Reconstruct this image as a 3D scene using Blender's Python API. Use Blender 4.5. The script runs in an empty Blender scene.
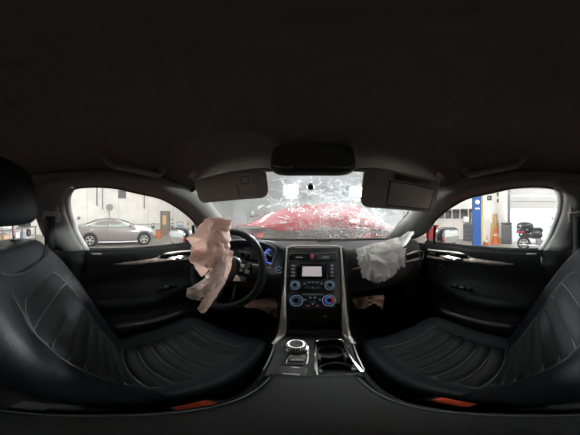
import bpy, bmesh, math, random
from mathutils import Vector, Matrix, noise

# ------------------------------------------------------------------ camera
H = 1.45                    # height of the 360 camera above the workshop floor (the car is on a low lift)
PXD = 580 / 240.0           # pixels per degree: 240 x 180 degrees of an equirectangular panorama
X0 = 314.0                  # column that looks straight ahead
rad, sin, cos, tan, pi = math.radians, math.sin, math.cos, math.tan, math.pi
scene = bpy.context.scene
col = scene.collection
random.seed(7)

cam = bpy.data.cameras.new('camera')
cam.type = 'PANO'
cam.panorama_type = 'EQUIRECTANGULAR'
cam.longitude_min = rad(-X0 / PXD)
cam.longitude_max = rad((580 - X0) / PXD)
cam.latitude_min = rad(-90)
cam.latitude_max = rad(90)
cam.clip_start = 0.005
camo = bpy.data.objects.new('camera', cam)
camo.location = (0, 0, H)
camo.rotation_euler = (pi / 2, 0, 0)
col.objects.link(camo)
scene.camera = camo

# ------------------------------------------------------------------ world, exposure
world = bpy.data.worlds.new('world')
scene.world = world
world.use_nodes = True
bg = world.node_tree.nodes['Background']
bg.inputs['Color'].default_value = (0.86, 0.93, 1.0, 1)     # even overcast daylight outside the garage door
bg.inputs['Strength'].default_value = 1.5
scene.view_settings.view_transform = 'Standard'
scene.view_settings.look = 'None'
scene.view_settings.gamma = 1
scene.view_settings.use_curve_mapping = False
scene.view_settings.exposure = 0.95
LAMP = 24.0                 # radiance of the ceiling lamps
WORK = 600.0                 # radiance of the two work lights in front of the car
scene.cycles.max_bounces = 10
scene.cycles.diffuse_bounces = 5
scene.cycles.transparent_max_bounces = 24
scene.cycles.caustics_reflective = False
scene.cycles.caustics_refractive = False
scene.cycles.sample_clamp_indirect = 6.0


# ------------------------------------------------------------------ pixel directions (camera-relative)
def az(x): return rad((x - X0) / PXD)
def el(y): return rad((217.5 - y) / PXD)
def pX(x, y, X):
    Y = X / tan(az(x)); return Vector((X, Y, math.hypot(X, Y) * tan(el(y))))
def pY(x, y, Y):
    X = Y * tan(az(x)); return Vector((X, Y, math.hypot(X, Y) * tan(el(y))))
def pZ(x, y, Z):
    d = Z / tan(el(y)); return Vector((d * sin(az(x)), d * cos(az(x)), Z))
def pD(x, y, d):
    return Vector((d * sin(az(x)), d * cos(az(x)), d * tan(el(y))))


# ------------------------------------------------------------------ materials
MATS = {}
def mat(name, c, rough=.5, metal=0., bump=0., bscale=120., var=0., vscale=6., spec=.5, emit=None, estr=0., coat=0., sheen=0., c2=None):
    m = bpy.data.materials.new(name); m.use_nodes = True
    nt = m.node_tree; b = nt.nodes['Principled BSDF']
    b.inputs['Base Color'].default_value = (*c, 1)
    b.inputs['Roughness'].default_value = rough
    b.inputs['Metallic'].default_value = metal
    b.inputs['Specular IOR Level'].default_value = spec
    b.inputs['Coat Weight'].default_value = coat
    if emit:
        b.inputs['Emission Color'].default_value = (*emit, 1); b.inputs['Emission Strength'].default_value = estr
    tc = nt.nodes.new('ShaderNodeTexCoord')
    if var or c2:
        n = nt.nodes.new('ShaderNodeTexNoise'); n.inputs['Scale'].default_value = vscale; n.inputs['Detail'].default_value = 5
        nt.links.new(tc.outputs['Object'], n.inputs['Vector'])
        mx = nt.nodes.new('ShaderNodeMix'); mx.data_type = 'RGBA'
        a2 = c2 if c2 else tuple(max(0, v * (1 - var)) for v in c)
        mx.inputs[6].default_value = (*c, 1); mx.inputs[7].default_value = (*a2, 1)
        rp = nt.nodes.new('ShaderNodeMapRange'); rp.inputs[1].default_value = .35; rp.inputs[2].default_value = .65
        nt.links.new(n.outputs['Fac'], rp.inputs[0]); nt.links.new(rp.outputs[0], mx.inputs[0])
        nt.links.new(mx.outputs[2], b.inputs['Base Color'])
    if bump:
        n = nt.nodes.new('ShaderNodeTexNoise'); n.inputs['Scale'].default_value = bscale; n.inputs['Detail'].default_value = 3
        nt.links.new(tc.outputs['Object'], n.inputs['Vector'])
        bp = nt.nodes.new('ShaderNodeBump'); bp.inputs['Strength'].default_value = bump; bp.inputs['Distance'].default_value = .002
        nt.links.new(n.outputs['Fac'], bp.inputs['Height']); nt.links.new(bp.outputs[0], b.inputs['Normal'])
    MATS[name] = m
    return m

def glass(name, tint=(1, 1, 1), gloss=.06, haze=0., hscale=20., hcol=(.9, .93, .95), hlo=.35, hhi=.75, grad=False):
    m = bpy.data.materials.new(name); m.use_nodes = True
    nt = m.node_tree; nt.nodes.remove(nt.nodes['Principled BSDF']); out = nt.nodes['Material Output']
    tr = nt.nodes.new('ShaderNodeBsdfTransparent'); tr.inputs[0].default_value = (*tint, 1)
    gl = nt.nodes.new('ShaderNodeBsdfGlossy'); gl.inputs['Roughness'].default_value = .03
    mx = nt.nodes.new('ShaderNodeMixShader')
    lw = nt.nodes.new('ShaderNodeLayerWeight'); lw.inputs[0].default_value = .25
    mu = nt.nodes.new('ShaderNodeMath'); mu.operation = 'MULTIPLY_ADD'; mu.inputs[1].default_value = .25; mu.inputs[2].default_value = gloss * .5
    nt.links.new(lw.outputs['Fresnel'], mu.inputs[0]); nt.links.new(mu.outputs[0], mx.inputs[0])
    nt.links.new(tr.outputs[0], mx.inputs[1]); nt.links.new(gl.outputs[0], mx.inputs[2])
    last = mx
    if haze:
        tl = nt.nodes.new('ShaderNodeBsdfTranslucent'); tl.inputs[0].default_value = (*hcol, 1)
        df = nt.nodes.new('ShaderNodeBsdfDiffuse'); df.inputs[0].default_value = (*hcol, 1)
        m2 = nt.nodes.new('ShaderNodeMixShader'); m2.inputs[0].default_value = .3
        nt.links.new(tl.outputs[0], m2.inputs[1]); nt.links.new(df.outputs[0], m2.inputs[2])
        tc = nt.nodes.new('ShaderNodeTexCoord')
        n = nt.nodes.new('ShaderNodeTexNoise'); n.inputs['Scale'].default_value = hscale; n.inputs['Detail'].default_value = 6
        nt.links.new(tc.outputs['Object'], n.inputs['Vector'])
        mr = nt.nodes.new('ShaderNodeMapRange'); mr.inputs[1].default_value = hlo; mr.inputs[2].default_value = hhi
        mr.inputs[3].default_value = haze * .45; mr.inputs[4].default_value = haze * 1.5
        nt.links.new(n.outputs['Fac'], mr.inputs[0])
        fac = mr.outputs[0]
        if grad:                                   # the crazing is denser on the passenger side
            sx = nt.nodes.new('ShaderNodeSeparateXYZ'); nt.links.new(tc.outputs['Object'], sx.inputs[0])
            g = nt.nodes.new('ShaderNodeMapRange'); g.inputs[1].default_value = -.3; g.inputs[2].default_value = .4; g.inputs[3].default_value = .7; g.inputs[4].default_value = 1.7
            nt.links.new(sx.outputs[0], g.inputs[0])
            mm = nt.nodes.new('ShaderNodeMath'); mm.operation = 'MULTIPLY'; nt.links.new(fac, mm.inputs[0]); nt.links.new(g.outputs[0], mm.inputs[1]); fac = mm.outputs[0]
        m3 = nt.nodes.new('ShaderNodeMixShader'); nt.links.new(fac, m3.inputs[0])
        nt.links.new(last.outputs[0], m3.inputs[1]); nt.links.new(m2.outputs[0], m3.inputs[2]); last = m3
    nt.links.new(last.outputs[0], out.inputs[0])
    MATS[name] = m
    return m

mat('leather', (.0095, .0118, .0140), .48, bump=.35, bscale=420, spec=.22)
mat('leather_insert', (.011, .012, .0125), .65, bump=.5, bscale=600, spec=.22)
mat('thread', (.13, .13, .125), .7)
mat('soft_black', (.0065, .0068, .0075), .6, bump=.4, bscale=500, spec=.25)
mat('console_black', (.030, .031, .033), .5, bump=.4, bscale=500, spec=.4)
mat('lid_black', (.020, .020, .021), .55, bump=.4, bscale=500, spec=.35)
mat('dash_top', (.05, .053, .056), .62, bump=.5, bscale=420)
mat('hard_black', (.009, .009, .010), .42, bump=.15, bscale=300)
mat('gloss_black', (.008, .008, .010), .12)
mat('rubber', (.012, .012, .012), .7)
mat('headliner', (.155, .150, .135), .95, bump=.5, bscale=700, var=.12, vscale=30, spec=.1)
mat('pillar_grey', (.20, .20, .185), .8, bump=.3, bscale=600, spec=.2)
mat('visor_grey', (.36, .32, .29), .85, bump=.4, bscale=600, var=.15, vscale=25, spec=.2)
mat('edge_pale', (.42, .42, .40), .55)
mat('grip_grey', (.20, .19, .175), .6)
mat('visor_plastic', (.38, .34, .31), .5)
mat('silver_trim', (.55, .52, .48), .32, metal=1)
mat('chrome', (.80, .80, .80), .10, metal=1)
mat('spear_trim', (.40, .35, .31), .3, metal=.6, var=.4, vscale=40)
mat('airbag_pink', (.90, .78, .73), .8, bump=.4, bscale=350, var=.10, vscale=14, spec=.2)
mat('airbag_pale', (.90, .80, .77), .8, bump=.4, bscale=350, var=.06, vscale=14, spec=.2)
mat('airbag_white', (.84, .82, .80), .8, bump=.4, bscale=350, var=.06, vscale=14, spec=.2)
mat('airbag_tan', (.50, .30, .24), .85, bump=.4, bscale=350, var=.2, vscale=16, spec=.2)
def cloth(name, c, tr=.5):
    m = MATS[name]; nt = m.node_tree; b = nt.nodes['Principled BSDF']; out = nt.nodes['Material Output']
    tl = nt.nodes.new('ShaderNodeBsdfTranslucent'); tl.inputs[0].default_value = (*c, 1)
    mx = nt.nodes.new('ShaderNodeMixShader'); mx.inputs[0].default_value = tr
    nt.links.new(b.outputs[0], mx.inputs[1]); nt.links.new(tl.outputs[0], mx.inputs[2]); nt.links.new(mx.outputs[0], out.inputs[0])
cloth('airbag_pink', (.95, .79, .73), .55); cloth('airbag_pale', (.95, .86, .83), .6); cloth('airbag_white', (.95, .94, .93), .5); cloth('airbag_tan', (.6, .4, .33), .3)
mat('carpet', (.010, .010, .011), .95, bump=.8, bscale=900)
mat('belt', (.014, .014, .016), .75, bump=.5, bscale=900)
mat('red_button', (.75, .10, .04), .45)
mat('red_paint', (.50, .010, .025), .22, coat=1.0)
mat('screen_lit', (.1, .1, .1), .3, emit=(.74, .64, .66), estr=.26)
mat('blue_glow', (.02, .04, .1), .3, emit=(.16, .28, 1.0), estr=.8)
mat('pale_glow', (.1, .15, .2), .3, emit=(.45, .70, 1.0), estr=.11)
mat('red_glow', (.2, .02, .02), .3, emit=(1, .06, .04), estr=.2)
mat('key_grey', (.05, .05, .055), .4)
mat('key_mark', (.25, .27, .3), .5)
mat('blue_dim', (.02, .03, .07), .3, emit=(.16, .28, 1.0), estr=.015)
mat('blue_mark', (.05, .12, .5), .4, emit=(.1, .25, 1), estr=.12)
mat('red_mark', (.5, .03, .04), .4, emit=(1, .08, .08), estr=.08)
mat('mirror_glass', (.42, .44, .46), .03, metal=1)
mat('mirror_silver', (.80, .84, .88), .03, metal=1)
mat('wall_white', (.80, .79, .755), .75, bump=.2, bscale=30, var=.10, vscale=1.5)
mat('wall_joint', (.60, .59, .55), .85)
mat('concrete', (.28, .26, .23), .55, bump=.3, bscale=40, var=.30, vscale=1.2)
mat('ceiling_white', (.55, .55, .53), .85, var=.1, vscale=2)
mat('pavement', (.45, .45, .46), .9, var=.2, vscale=3)
mat('steel_dark', (.05, .052, .055), .5, var=.2)
mat('steel_grey', (.22, .23, .24), .45, metal=.3, var=.2)
mat('panel_white', (.78, .78, .76), .5, var=.05)
mat('roll_panel', (.46, .46, .45), .55, var=.06)
mat('lift_blue', (.010, .085, .34), .4, var=.15, vscale=5)
mat('lift_yellow', (.55, .42, .05), .5)
mat('cone_orange', (.85, .16, .03), .5)
mat('cone_white', (.85, .83, .80), .5)
mat('plywood', (.62, .42, .20), .7, var=.25, vscale=8)
mat('drum_grey', (.085, .085, .09), .6, var=.2)
mat('tool_red', (.45, .03, .04), .4)
mat('mauve_paint', (.20, .178, .172), .28, coat=.8)
mat('car_window', (.34, .42, .40), .08, spec=.8)  # green-white reflection on the glass is put into the base colour
mat('tyre', (.015, .015, .016), .8)
mat('alloy', (.62, .62, .63), .3, metal=.8)
mat('tail_red', (.28, .012, .012), .25)
mat('lamp_clear', (.75, .77, .8), .15)
mat('glare_skin', (.72, .74, .76), .25, bump=.3, bscale=30)  # whitish glare on the sedan nose, painted as a colour
mat('bike_black', (.012, .013, .016), .2, coat=.6)
mat('bike_white', (.72, .74, .76), .3)
mat('lamp_face', (.9, .9, .9), .5, emit=(1, .985, .95), estr=LAMP)
mat('work_face', (.9, .9, .9), .5, emit=(.96, .98, 1.0), estr=WORK)
mat('cardboard', (.55, .36, .22), .8)
mat('door_brown', (.30, .25, .20), .6)
mat('warm_pane', (.75, .52, .25), .4)
mat('poster_blue', (.35, .45, .55), .6)
mat('barrel_orange', (.65, .22, .08), .6)
glass('clear_glass', (.97, .985, .98), .05, haze=.025, hscale=6)
glass('screen_glass', (.93, .95, .95), .06, haze=.085, hscale=5, grad=True)
glass('strip_pane', (.35, .37, .39), .3, haze=.25, hscale=3)
glass('crack_white', (.6, .62, .63), .3, haze=.62, hscale=30)


# ------------------------------------------------------------------ mesh builder (camera-relative metres)
class MB:
    def __init__(self): self.v = []; self.f = []
    def add(self, vs, fs, M=None):
        b = len(self.v)
        self.v += [(M @ Vector(p)) if M else Vector(p) for p in vs]
        self.f += [tuple(b + i for i in f) for f in fs]
        return self
    def box(self, c, s, M=None):
        x, y, z = c; a, b, d = s[0] / 2, s[1] / 2, s[2] / 2
        vs = [(x + i * a, y + j * b, z + k * d) for i in (-1, 1) for j in (-1, 1) for k in (-1, 1)]
        return self.add(vs, [(0, 1, 3, 2), (4, 6, 7, 5), (0, 4, 5, 1), (2, 3, 7, 6), (0, 2, 6, 4), (1, 5, 7, 3)], M)
    def rbox(self, c, s, r, seg=2, M=None):
        bm = bmesh.new(); bmesh.ops.create_cube(bm, size=1)
        for v in bm.verts: v.co = Vector((v.co.x * s[0], v.co.y * s[1], v.co.z * s[2]))
        bmesh.ops.bevel(bm, geom=bm.edges[:], offset=r, segments=seg, profile=.5, affect='EDGES', clamp_overlap=True)
        bm.verts.index_update(); cv = Vector(c)
        vs = [v.co + cv for v in bm.verts]; fs = [tuple(v.index for v in f.verts) for f in bm.faces]; bm.free()
        return self.add(vs, fs, M)
    def loft(self, loops, closed=True, cap=True, M=None):
        n = len(loops[0]); vs = [p for l in loops for p in l]; fs = []
        for i in range(len(loops) - 1):
            for j in range(n if closed else n - 1):
                k = (j + 1) % n
                fs.append((i * n + j, i * n + k, (i + 1) * n + k, (i + 1) * n + j))
        if closed and cap:
            fs.append(tuple(range(n - 1, -1, -1))); fs.append(tuple((len(loops) - 1) * n + j for j in range(n)))
        return self.add(vs, fs, M)
    def tube(self, pts, r, n=8, cap=True, flat=1.0, up=None, M=None):
        pts = [Vector(p) for p in pts]; rs = r if isinstance(r, (list, tuple)) else [r] * len(pts); loops = []
        for i, p in enumerate(pts):
            t = (pts[min(i + 1, len(pts) - 1)] - pts[max(i - 1, 0)]).normalized()
            u = Vector(up) if up else (Vector((0, 0, 1)) if abs(t.z) < .9 else Vector((0, 1, 0)))
            a = t.cross(u).normalized(); b = a.cross(t).normalized()
            loops.append([p + a * (rs[i] * cos(2 * pi * k / n)) + b * (rs[i] * flat * sin(2 * pi * k / n)) for k in range(n)])
        return self.loft(loops, True, cap, M)
    def cyl(self, a, b, r, n=12, r2=None, M=None):
        return self.tube([a, b], [r, r if r2 is None else r2], n, M=M)
    def lathe(self, prof, n=20, M=None, cap=True):
        loops = [[(r * cos(2 * pi * k / n), r * sin(2 * pi * k / n), z) for k in range(n)] for r, z in prof]
        return self.loft(loops, True, cap, M)
    def torus(self, R, r, n=40, m=10, M=None, flat=1.0):
        loops = [[((R + r * cos(2 * pi * j / m)) * cos(2 * pi * i / n), (R + r * cos(2 * pi * j / m)) * sin(2 * pi * i / n), r * flat * sin(2 * pi * j / m)) for j in range(m)] for i in range(n + 1)]
        return self.loft(loops, True, False, M)
    def prism(self, poly, a, b, axis='x', M=None):
        def P(p, t): return {'x': (t, p[0], p[1]), 'y': (p[0], t, p[1]), 'z': (p[0], p[1], t)}[axis]
        return self.loft([[P(p, a) for p in poly], [P(p, b) for p in poly]], True, True, M)
    def grid(self, fn, nu, nv, M=None):
        vs = [fn(i / nu, j / nv) for j in range(nv + 1) for i in range(nu + 1)]
        fs = [(j * (nu + 1) + i, j * (nu + 1) + i + 1, (j + 1) * (nu + 1) + i + 1, (j + 1) * (nu + 1) + i) for j in range(nv) for i in range(nu)]
        return self.add(vs, fs, M)
    def ellip(self, c, s, p=2.6, nu=28, nv=18, M=None, fn=None):
        def e(a, q): return math.copysign(abs(a) ** (2 / q), a)
        loops = []
        for j in range(1, nv):
            th = -pi / 2 + pi * j / nv
            loops.append([(c[0] + s[0] * e(cos(th), p) * e(cos(2 * pi * i / nu), p), c[1] + s[1] * e(cos(th), p) * e(sin(2 * pi * i / nu), p), c[2] + s[2] * e(sin(th), p)) for i in range(nu)])
        if fn: loops = [[fn(Vector(q)) for q in l] for l in loops]
        return self.loft(loops, True, True, M)
    def build(self, name, m, parent=None, smooth=True, sub=0, solid=0, angle=35, weld=False):
        c = Vector((0, 0, 0))
        if self.v:
            lo = Vector([min(p[i] for p in self.v) for i in range(3)]); hi = Vector([max(p[i] for p in self.v) for i in range(3)])
            c = Vector(((lo.x + hi.x) / 2, (lo.y + hi.y) / 2, lo.z))
        me = bpy.data.meshes.new(name)
        me.from_pydata([p - c for p in self.v], [], self.f); me.update()
        bm = bmesh.new(); bm.from_mesh(me)
        if weld: bmesh.ops.remove_doubles(bm, verts=bm.verts[:], dist=1e-5)
        bmesh.ops.recalc_face_normals(bm, faces=bm.faces[:]); bm.to_mesh(me); bm.free()
        me.materials.append(MATS[m])
        if smooth:
            me.polygons.foreach_set('use_smooth', [True] * len(me.polygons))
            if angle: me.set_sharp_from_angle(angle=rad(angle))
        o = bpy.data.objects.new(name, me); col.objects.link(o)
        w = c + Vector((0, 0, H))
        if parent:
            o.parent = parent; o.location = w - wloc(parent)
        else: o.location = w
        if solid:
            s = o.modifiers.new('solid', 'SOLIDIFY'); s.thickness = solid; s.offset = 0
        if sub:
            s = o.modifiers.new('sub', 'SUBSURF'); s.levels = sub; s.render_levels = sub
        return o

def wloc(o):
    w = o.location.copy()
    while o.parent: o = o.parent; w += o.location
    return w
def tag(o, label, cat, group=None, kind=None):
    o['label'] = label; o['category'] = cat
    if group: o['group'] = group
    if kind: o['kind'] = kind
    return o
def thing(name, loc, label, cat, group=None):
    o = bpy.data.objects.new(name, None); o.empty_display_size = .05
    col.objects.link(o); o.location = Vector(loc) + Vector((0, 0, H))
    return tag(o, label, cat, group)
def struct(o, label=None):
    o['kind'] = 'structure'
    if label: o['label'] = label
    return o
def copy_tree(o, parent=None):
    c = o.copy(); col.objects.link(c); c.parent = parent
    for ch in [k for k in bpy.data.objects if k.parent == o]: copy_tree(ch, c)
    return c
def T(x, y, z): return Matrix.Translation((x, y, z))
def R(a, ax): return Matrix.Rotation(a, 4, ax)
def lerp(a, b, t): return a + (b - a) * t
def interp(pts, x):
    if x <= pts[0][0]: return pts[0][1]
    for (a, b), (c, d) in zip(pts, pts[1:]):
        if x <= c: return b + (d - b) * (x - a) / (c - a)
    return pts[-1][1]
def smooth_curve(pts, n):
    pts = [Vector(p) for p in pts]; out = []
    P = [2 * pts[0] - pts[1]] + pts + [2 * pts[-1] - pts[-2]]
    for i in range(1, len(P) - 2):
        for k in range(n):
            t = k / n; a, b, c, d = P[i - 1], P[i], P[i + 1], P[i + 2]
            out.append(.5 * ((2 * b) + (c - a) * t + (2 * a - 5 * b + 4 * c - d) * t * t + (3 * b - a - 3 * c + d) * t ** 3))
    return out + [pts[-1]]


# ================================================================== THE GARAGE
FL = -H
GX0, GX1, GY0, GY1, GZ = -10.5, 8.0, -8.0, 16.0, 3.2
def slab(name, lo, hi, m):
    return struct(MB().box([(a + b) / 2 for a, b in zip(lo, hi)], [b - a for a, b in zip(lo, hi)]).build(name, m, smooth=False))
slab('floor', (GX0 - .2, GY0 - .2, FL - .2), (GX1 + .2, GY1 + .2, FL), 'concrete')
slab('ceiling', (GX0 - .2, GY0 - .2, GZ), (GX1 + .2, GY1 + .2, GZ + .2), 'ceiling_white')
wl = slab('wall_left', (GX0 - .2, GY0, FL), (GX0, GY1, GZ), 'wall_white')
slab('wall_front', (GX0, GY1, FL), (GX1, GY1 + .2, GZ), 'wall_white')
slab('wall_back', (GX0, GY0 - .2, FL), (GX1, GY0, GZ), 'wall_white')
DY0, DY1, DZ = -2.15, 1.22, 2.5           # roll-up door opening in the right wall
wr = MB()
for lo, hi in (((GX1, GY0, FL), (GX1 + .2, DY0, GZ)), ((GX1, DY1, FL), (GX1 + .2, GY1, GZ)), ((GX1, DY0, DZ), (GX1 + .2, DY1, GZ))):
    wr.box([(a + b) / 2 for a, b in zip(lo, hi)], [b - a for a, b in zip(lo, hi)])
wr = struct(wr.build('wall_right', 'wall_white', smooth=False))
struct(MB().box((GX1 + 8.2, -.5, FL - .12), (16, 30, .2)).build('pavement', 'pavement', smooth=False), 'pale pavement outside the raised garage door')
# roll-up door, raised two metres
d2 = bpy.data.objects.new('door_2', None); col.objects.link(d2); d2.location = (GX1 - .05, DY1, 0); struct(d2, 'white roll-up garage door raised half way')
zb = .50
for k in range(3):
    MB().rbox((GX1 - .06, (DY0 + DY1) / 2, zb + .37 + k * .76), (.05, DY1 - DY0 + .1, .735), .012).build('panel', 'roll_panel', d2, smooth=False)
    MB().box((GX1 - .10, (DY0 + DY1) / 2, zb + .37 + k * .76 + .06), (.025, DY1 - DY0 + .1, .02)).build('panel_rib', 'steel_grey', d2, smooth=False)
for y in (DY0 - .08, DY1 + .06):
    MB().box((GX1 - .05, y, (FL + 2.6) / 2), (.09, .07, 2.6 - FL)).build('track', 'steel_grey', d2, smooth=False)
# pilaster beside the door
struct(MB().box((GX1 - .12, 1.62, (FL + GZ) / 2), (.24, .5, GZ - FL)).build('trim_1', 'wall_white', smooth=False), 'white wall pilaster beside the roll-up door')
# strip window on the right wall
w1 = bpy.data.objects.new('window_1', None); col.objects.link(w1); w1.location = (GX1, 4.5, H); struct(w1, 'long strip of dark window panes in the white wall')
wz0, wz1 = -.08, .56
for k in range(12):
    y0 = 3.3 + k * .62
    MB().box((GX1 - .03, y0 + .28, (wz0 + wz1) / 2), (.02, .54, wz1 - wz0)).build('pane', 'strip_pane', w1, smooth=False)
    MB().box((GX1 - .035, y0 - .02, (wz0 + wz1) / 2), (.06, .05, wz1 - wz0 + .1)).build('mullion', 'panel_white', w1, smooth=False)
MB().box((GX1 - .01, 3.3 + 3.7, (wz0 + wz1) / 2), (.01, 7.4, wz1 - wz0)).build('backing', 'steel_dark', w1, smooth=False)
for z in (wz0 - .03, wz1 + .03):
    MB().box((GX1 - .035, 7.0, z), (.07, 7.5, .06)).build('window_frame', 'panel_white', w1, smooth=False)
# walk door on the left wall, at its pixel place
a = pX(161.5, 234, GX0); b = pX(168.5, 212.5, GX0)
y0, y1, zt = a.y, b.y, b.z
d1 = bpy.data.objects.new('door_1', None); col.objects.link(d1); d1.location = (GX0, y0, 0); struct(d1, 'brown walk door with a lit pane in the white wall')
MB().box((GX0 + .03, (y0 + y1) / 2, (FL + zt) / 2), (.05, y1 - y0, zt - FL)).build('door_leaf', 'door_brown', d1, smooth=False)
MB().box((GX0 + .065, (y0 + y1) / 2 - .1, zt - .65), (.02, .34, .8)).build('pane', 'warm_pane', d1, smooth=False)
for yy in (y0 - .06, y1 + .06):
    MB().box((GX0 + .05, yy, (FL + zt) / 2 + .05), (.10, .10, zt - FL + .1)).build('door_frame', 'steel_grey', d1, smooth=False)
MB().box((GX0 + .05, (y0 + y1) / 2, zt + .06), (.10, y1 - y0 + .2, .10)).build('door_frame', 'steel_grey', d1, smooth=False)
MB().rbox((GX0 + .09, y1 - .12, FL + 1.0), (.05, .12, .05), .015).build('door_handle', 'chrome', d1)
# wall panel joints on the left wall (thin battens, each its own piece)
for k in range(9):
    MB().box((GX0 + .008, -5.5 + k * 2.4, (FL + GZ) / 2), (.016, .05, GZ - FL)).build('batten', 'wall_joint', wl, smooth=False)

# ---- ceiling lamps
lamp0 = thing('ceiling_lamp', (-7.5, -3, GZ), 'long white batten lamp fixed under the garage ceiling', 'lamp', 'ceiling batten lamps')
MB().rbox((-7.5, -3, GZ - .05), (.42, 1.6, .10), .02).build('housing', 'panel_white', lamp0, smooth=False)
MB().rbox((-7.5, -3, GZ - .125), (.36, 1.5, .05), .02).build('diffuser', 'lamp_face', lamp0, smooth=False)
for x in (-7.5, -2.6, 2.6, 6.2):
    for y in (-5, -1, 3, 7):
        if (x, y) == (-7.5, -5): lamp0.location = (x, y, lamp0.location.z); continue
        c = copy_tree(lamp0); c.location = (x, y, lamp0.location.z)

# ---- work lights on stands, in front of the car
def work_light(px, py, d, label):
    p = pD(px, py, d)
    t = thing('work_light', (p.x, p.y, FL), label, 'work light')
    M = T(*p) @ R(math.atan2(p.x, -p.y) + pi, 'Z') @ R(rad(8), 'X')
    MB().rbox((0, .05, 0), (.50, .10, .36), .03, M=M).build('housing', 'steel_dark', t)
    MB().rbox((0, -.012, 0), (.44, .025, .30), .012, M=M).build('lens', 'work_face', t)
    MB().tube([M @ Vector((-.28, .05, 0)), M @ Vector((-.28, .05, -.26)), M @ Vector((.28, .05, -.26)), M @ Vector((.28, .05, 0))], .014).build('bracket', 'steel_grey', t)
    MB().cyl((p.x, p.y + .05, p.z - .26), (p.x, p.y + .05, FL + .5), .02).build('pole', 'steel_grey', t)
    for k in range(3):
        a = k * 2.094 + .4
        MB().cyl((p.x, p.y + .05, FL + .6), (p.x + .5 * cos(a), p.y + .05 + .5 * sin(a), FL + .015), .014).build('leg', 'steel_grey', t)
work_light(291, 190, 4.9, 'work light on a tripod beyond the raised side of the red hood')
work_light(357, 192, 4.9, 'work light on a tripod showing between mirror and passenger visor')

# ---- things on the left wall
def hung(name, px, py0, py1, w, m, label, cat, group=None):
    a, b = pX(px, py0, GX0), pX(px, py1, GX0)
    return tag(MB().rbox((GX0 + .06, a.y, (a.z + b.z) / 2), (.06, w, abs(a.z - b.z)), .02).build(name, m), label, cat, group)
hung('conduit', 97, 180, 206, .10, 'steel_grey', 'shorter grey conduit dropping down the wall above the sedan', 'conduit')
hung('conduit', 102.6, 180, 209.5, .08, 'steel_grey', 'longer grey conduit dropping toward the dark hose reel', 'conduit')
hung('conduit', 144, 180, 209, .08, 'steel_grey', 'grey conduit dropping down the wall toward the brown door', 'conduit')
p = pX(122, 194.5, GX0)
t = thing('wall_vent', p, 'square dark louvred vent high on the white wall', 'vent')
MB().rbox((GX0 + .05, p.y, p.z), (.10, .62, .62), .02).build('vent_frame', 'steel_grey', t, smooth=False)
for k in range(5): MB().box((GX0 + .11, p.y, p.z - .22 + k * .11), (.03, .5, .06), None).build('slat', 'steel_dark', t, smooth=False)
p = pX(109.5, 207.5, GX0)
t = thing('hose_reel', p, 'round dark hose reel on the wall above the sedan', 'hose reel')
M = T(GX0 + .012, p.y, p.z) @ R(pi / 2, 'Y')
MB().lathe([(.06, 0), (.06, .1), (.24, .1), (.24, .13), (.16, .14), (.16, .26), (.24, .27), (.24, .30), (.0, .30)], 20, M).build('drum', 'steel_grey', t)
MB().torus(.185, .04, 24, 8, T(GX0 + .2, p.y, p.z) @ R(pi / 2, 'Y')).build('hose', 'steel_dark', t)
MB().cyl((GX0 + .15, p.y - .02, p.z - .25), (GX0 + .1, p.y - .02, p.z - 1.1), .02).build('hose_end', 'steel_dark', t)
p = pX(79, 218, GX0)
t = thing('switch_box', p, 'small grey switch box on the wall behind the sedan trunk', 'switch box')
MB().rbox((GX0 + .05, p.y, p.z), (.1, .22, .22), .02).build('case', 'steel_grey', t); MB().box((GX0 + .11, p.y, p.z), (.03, .05, .1)).build('lever', 'steel_dark', t)
for px, py, w, h, m, lab in ((172, 219, .35, .25, 'poster_blue', 'small blue notice beside the brown door'), (172, 226, .28, .5, 'steel_grey', 'narrow grey notice board under the blue notice'), (180, 225, .75, .62, 'poster_blue', 'large blue poster on the white wall past the door'), (188, 223, .3, .4, 'cardboard', 'tan paper notice on the wall past the blue poster'), (153, 226, .3, .45, 'steel_grey', 'small grey panel on the wall above the orange barrel')):
    p = pX(px, py, GX0)
    t = thing('notice', p, lab, 'notice')
    MB().rbox((GX0 + .02, p.y, p.z), (.03, w, h), .008).build('board', m, t, smooth=False)
    MB().box((GX0 + .04, p.y, p.z + h * .2), (.012, w * .8, h * .3)).build('print_block', 'panel_white', t, smooth=False)
p = pX(148, 224, GX0)
t = thing('wall_rail', p, 'thin grey guard rail along the white wall beside the door', 'rail')
MB().cyl((GX0 + .15, p.y - 3.3, p.z), (GX0 + .15, p.y + 1.0, p.z), .025).build('bar', 'steel_grey', t)
for k in range(4): MB().cyl((GX0, p.y - 3.2 + k * 1.3, p.z), (GX0 + .15, p.y - 3.2 + k * 1.3, p.z), .02).build('bracket', 'steel_grey', t)
p = pZ(158.5, 238.5, FL)
t = thing('waste_barrel', p, 'orange barrel on the floor just past the sedan nose', 'barrel')
MB().lathe([(0, 0), (.17, 0), (.19, .04), (.19, .22), (.205, .24), (.19, .26), (.19, .55), (.205, .57), (0, .57)], 20, T(*p)).build('drum', 'barrel_orange', t)
MB().torus(.195, .015, 20, 6, T(p.x, p.y, p.z + .585)).build('rim', 'steel_dark', t)

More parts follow.
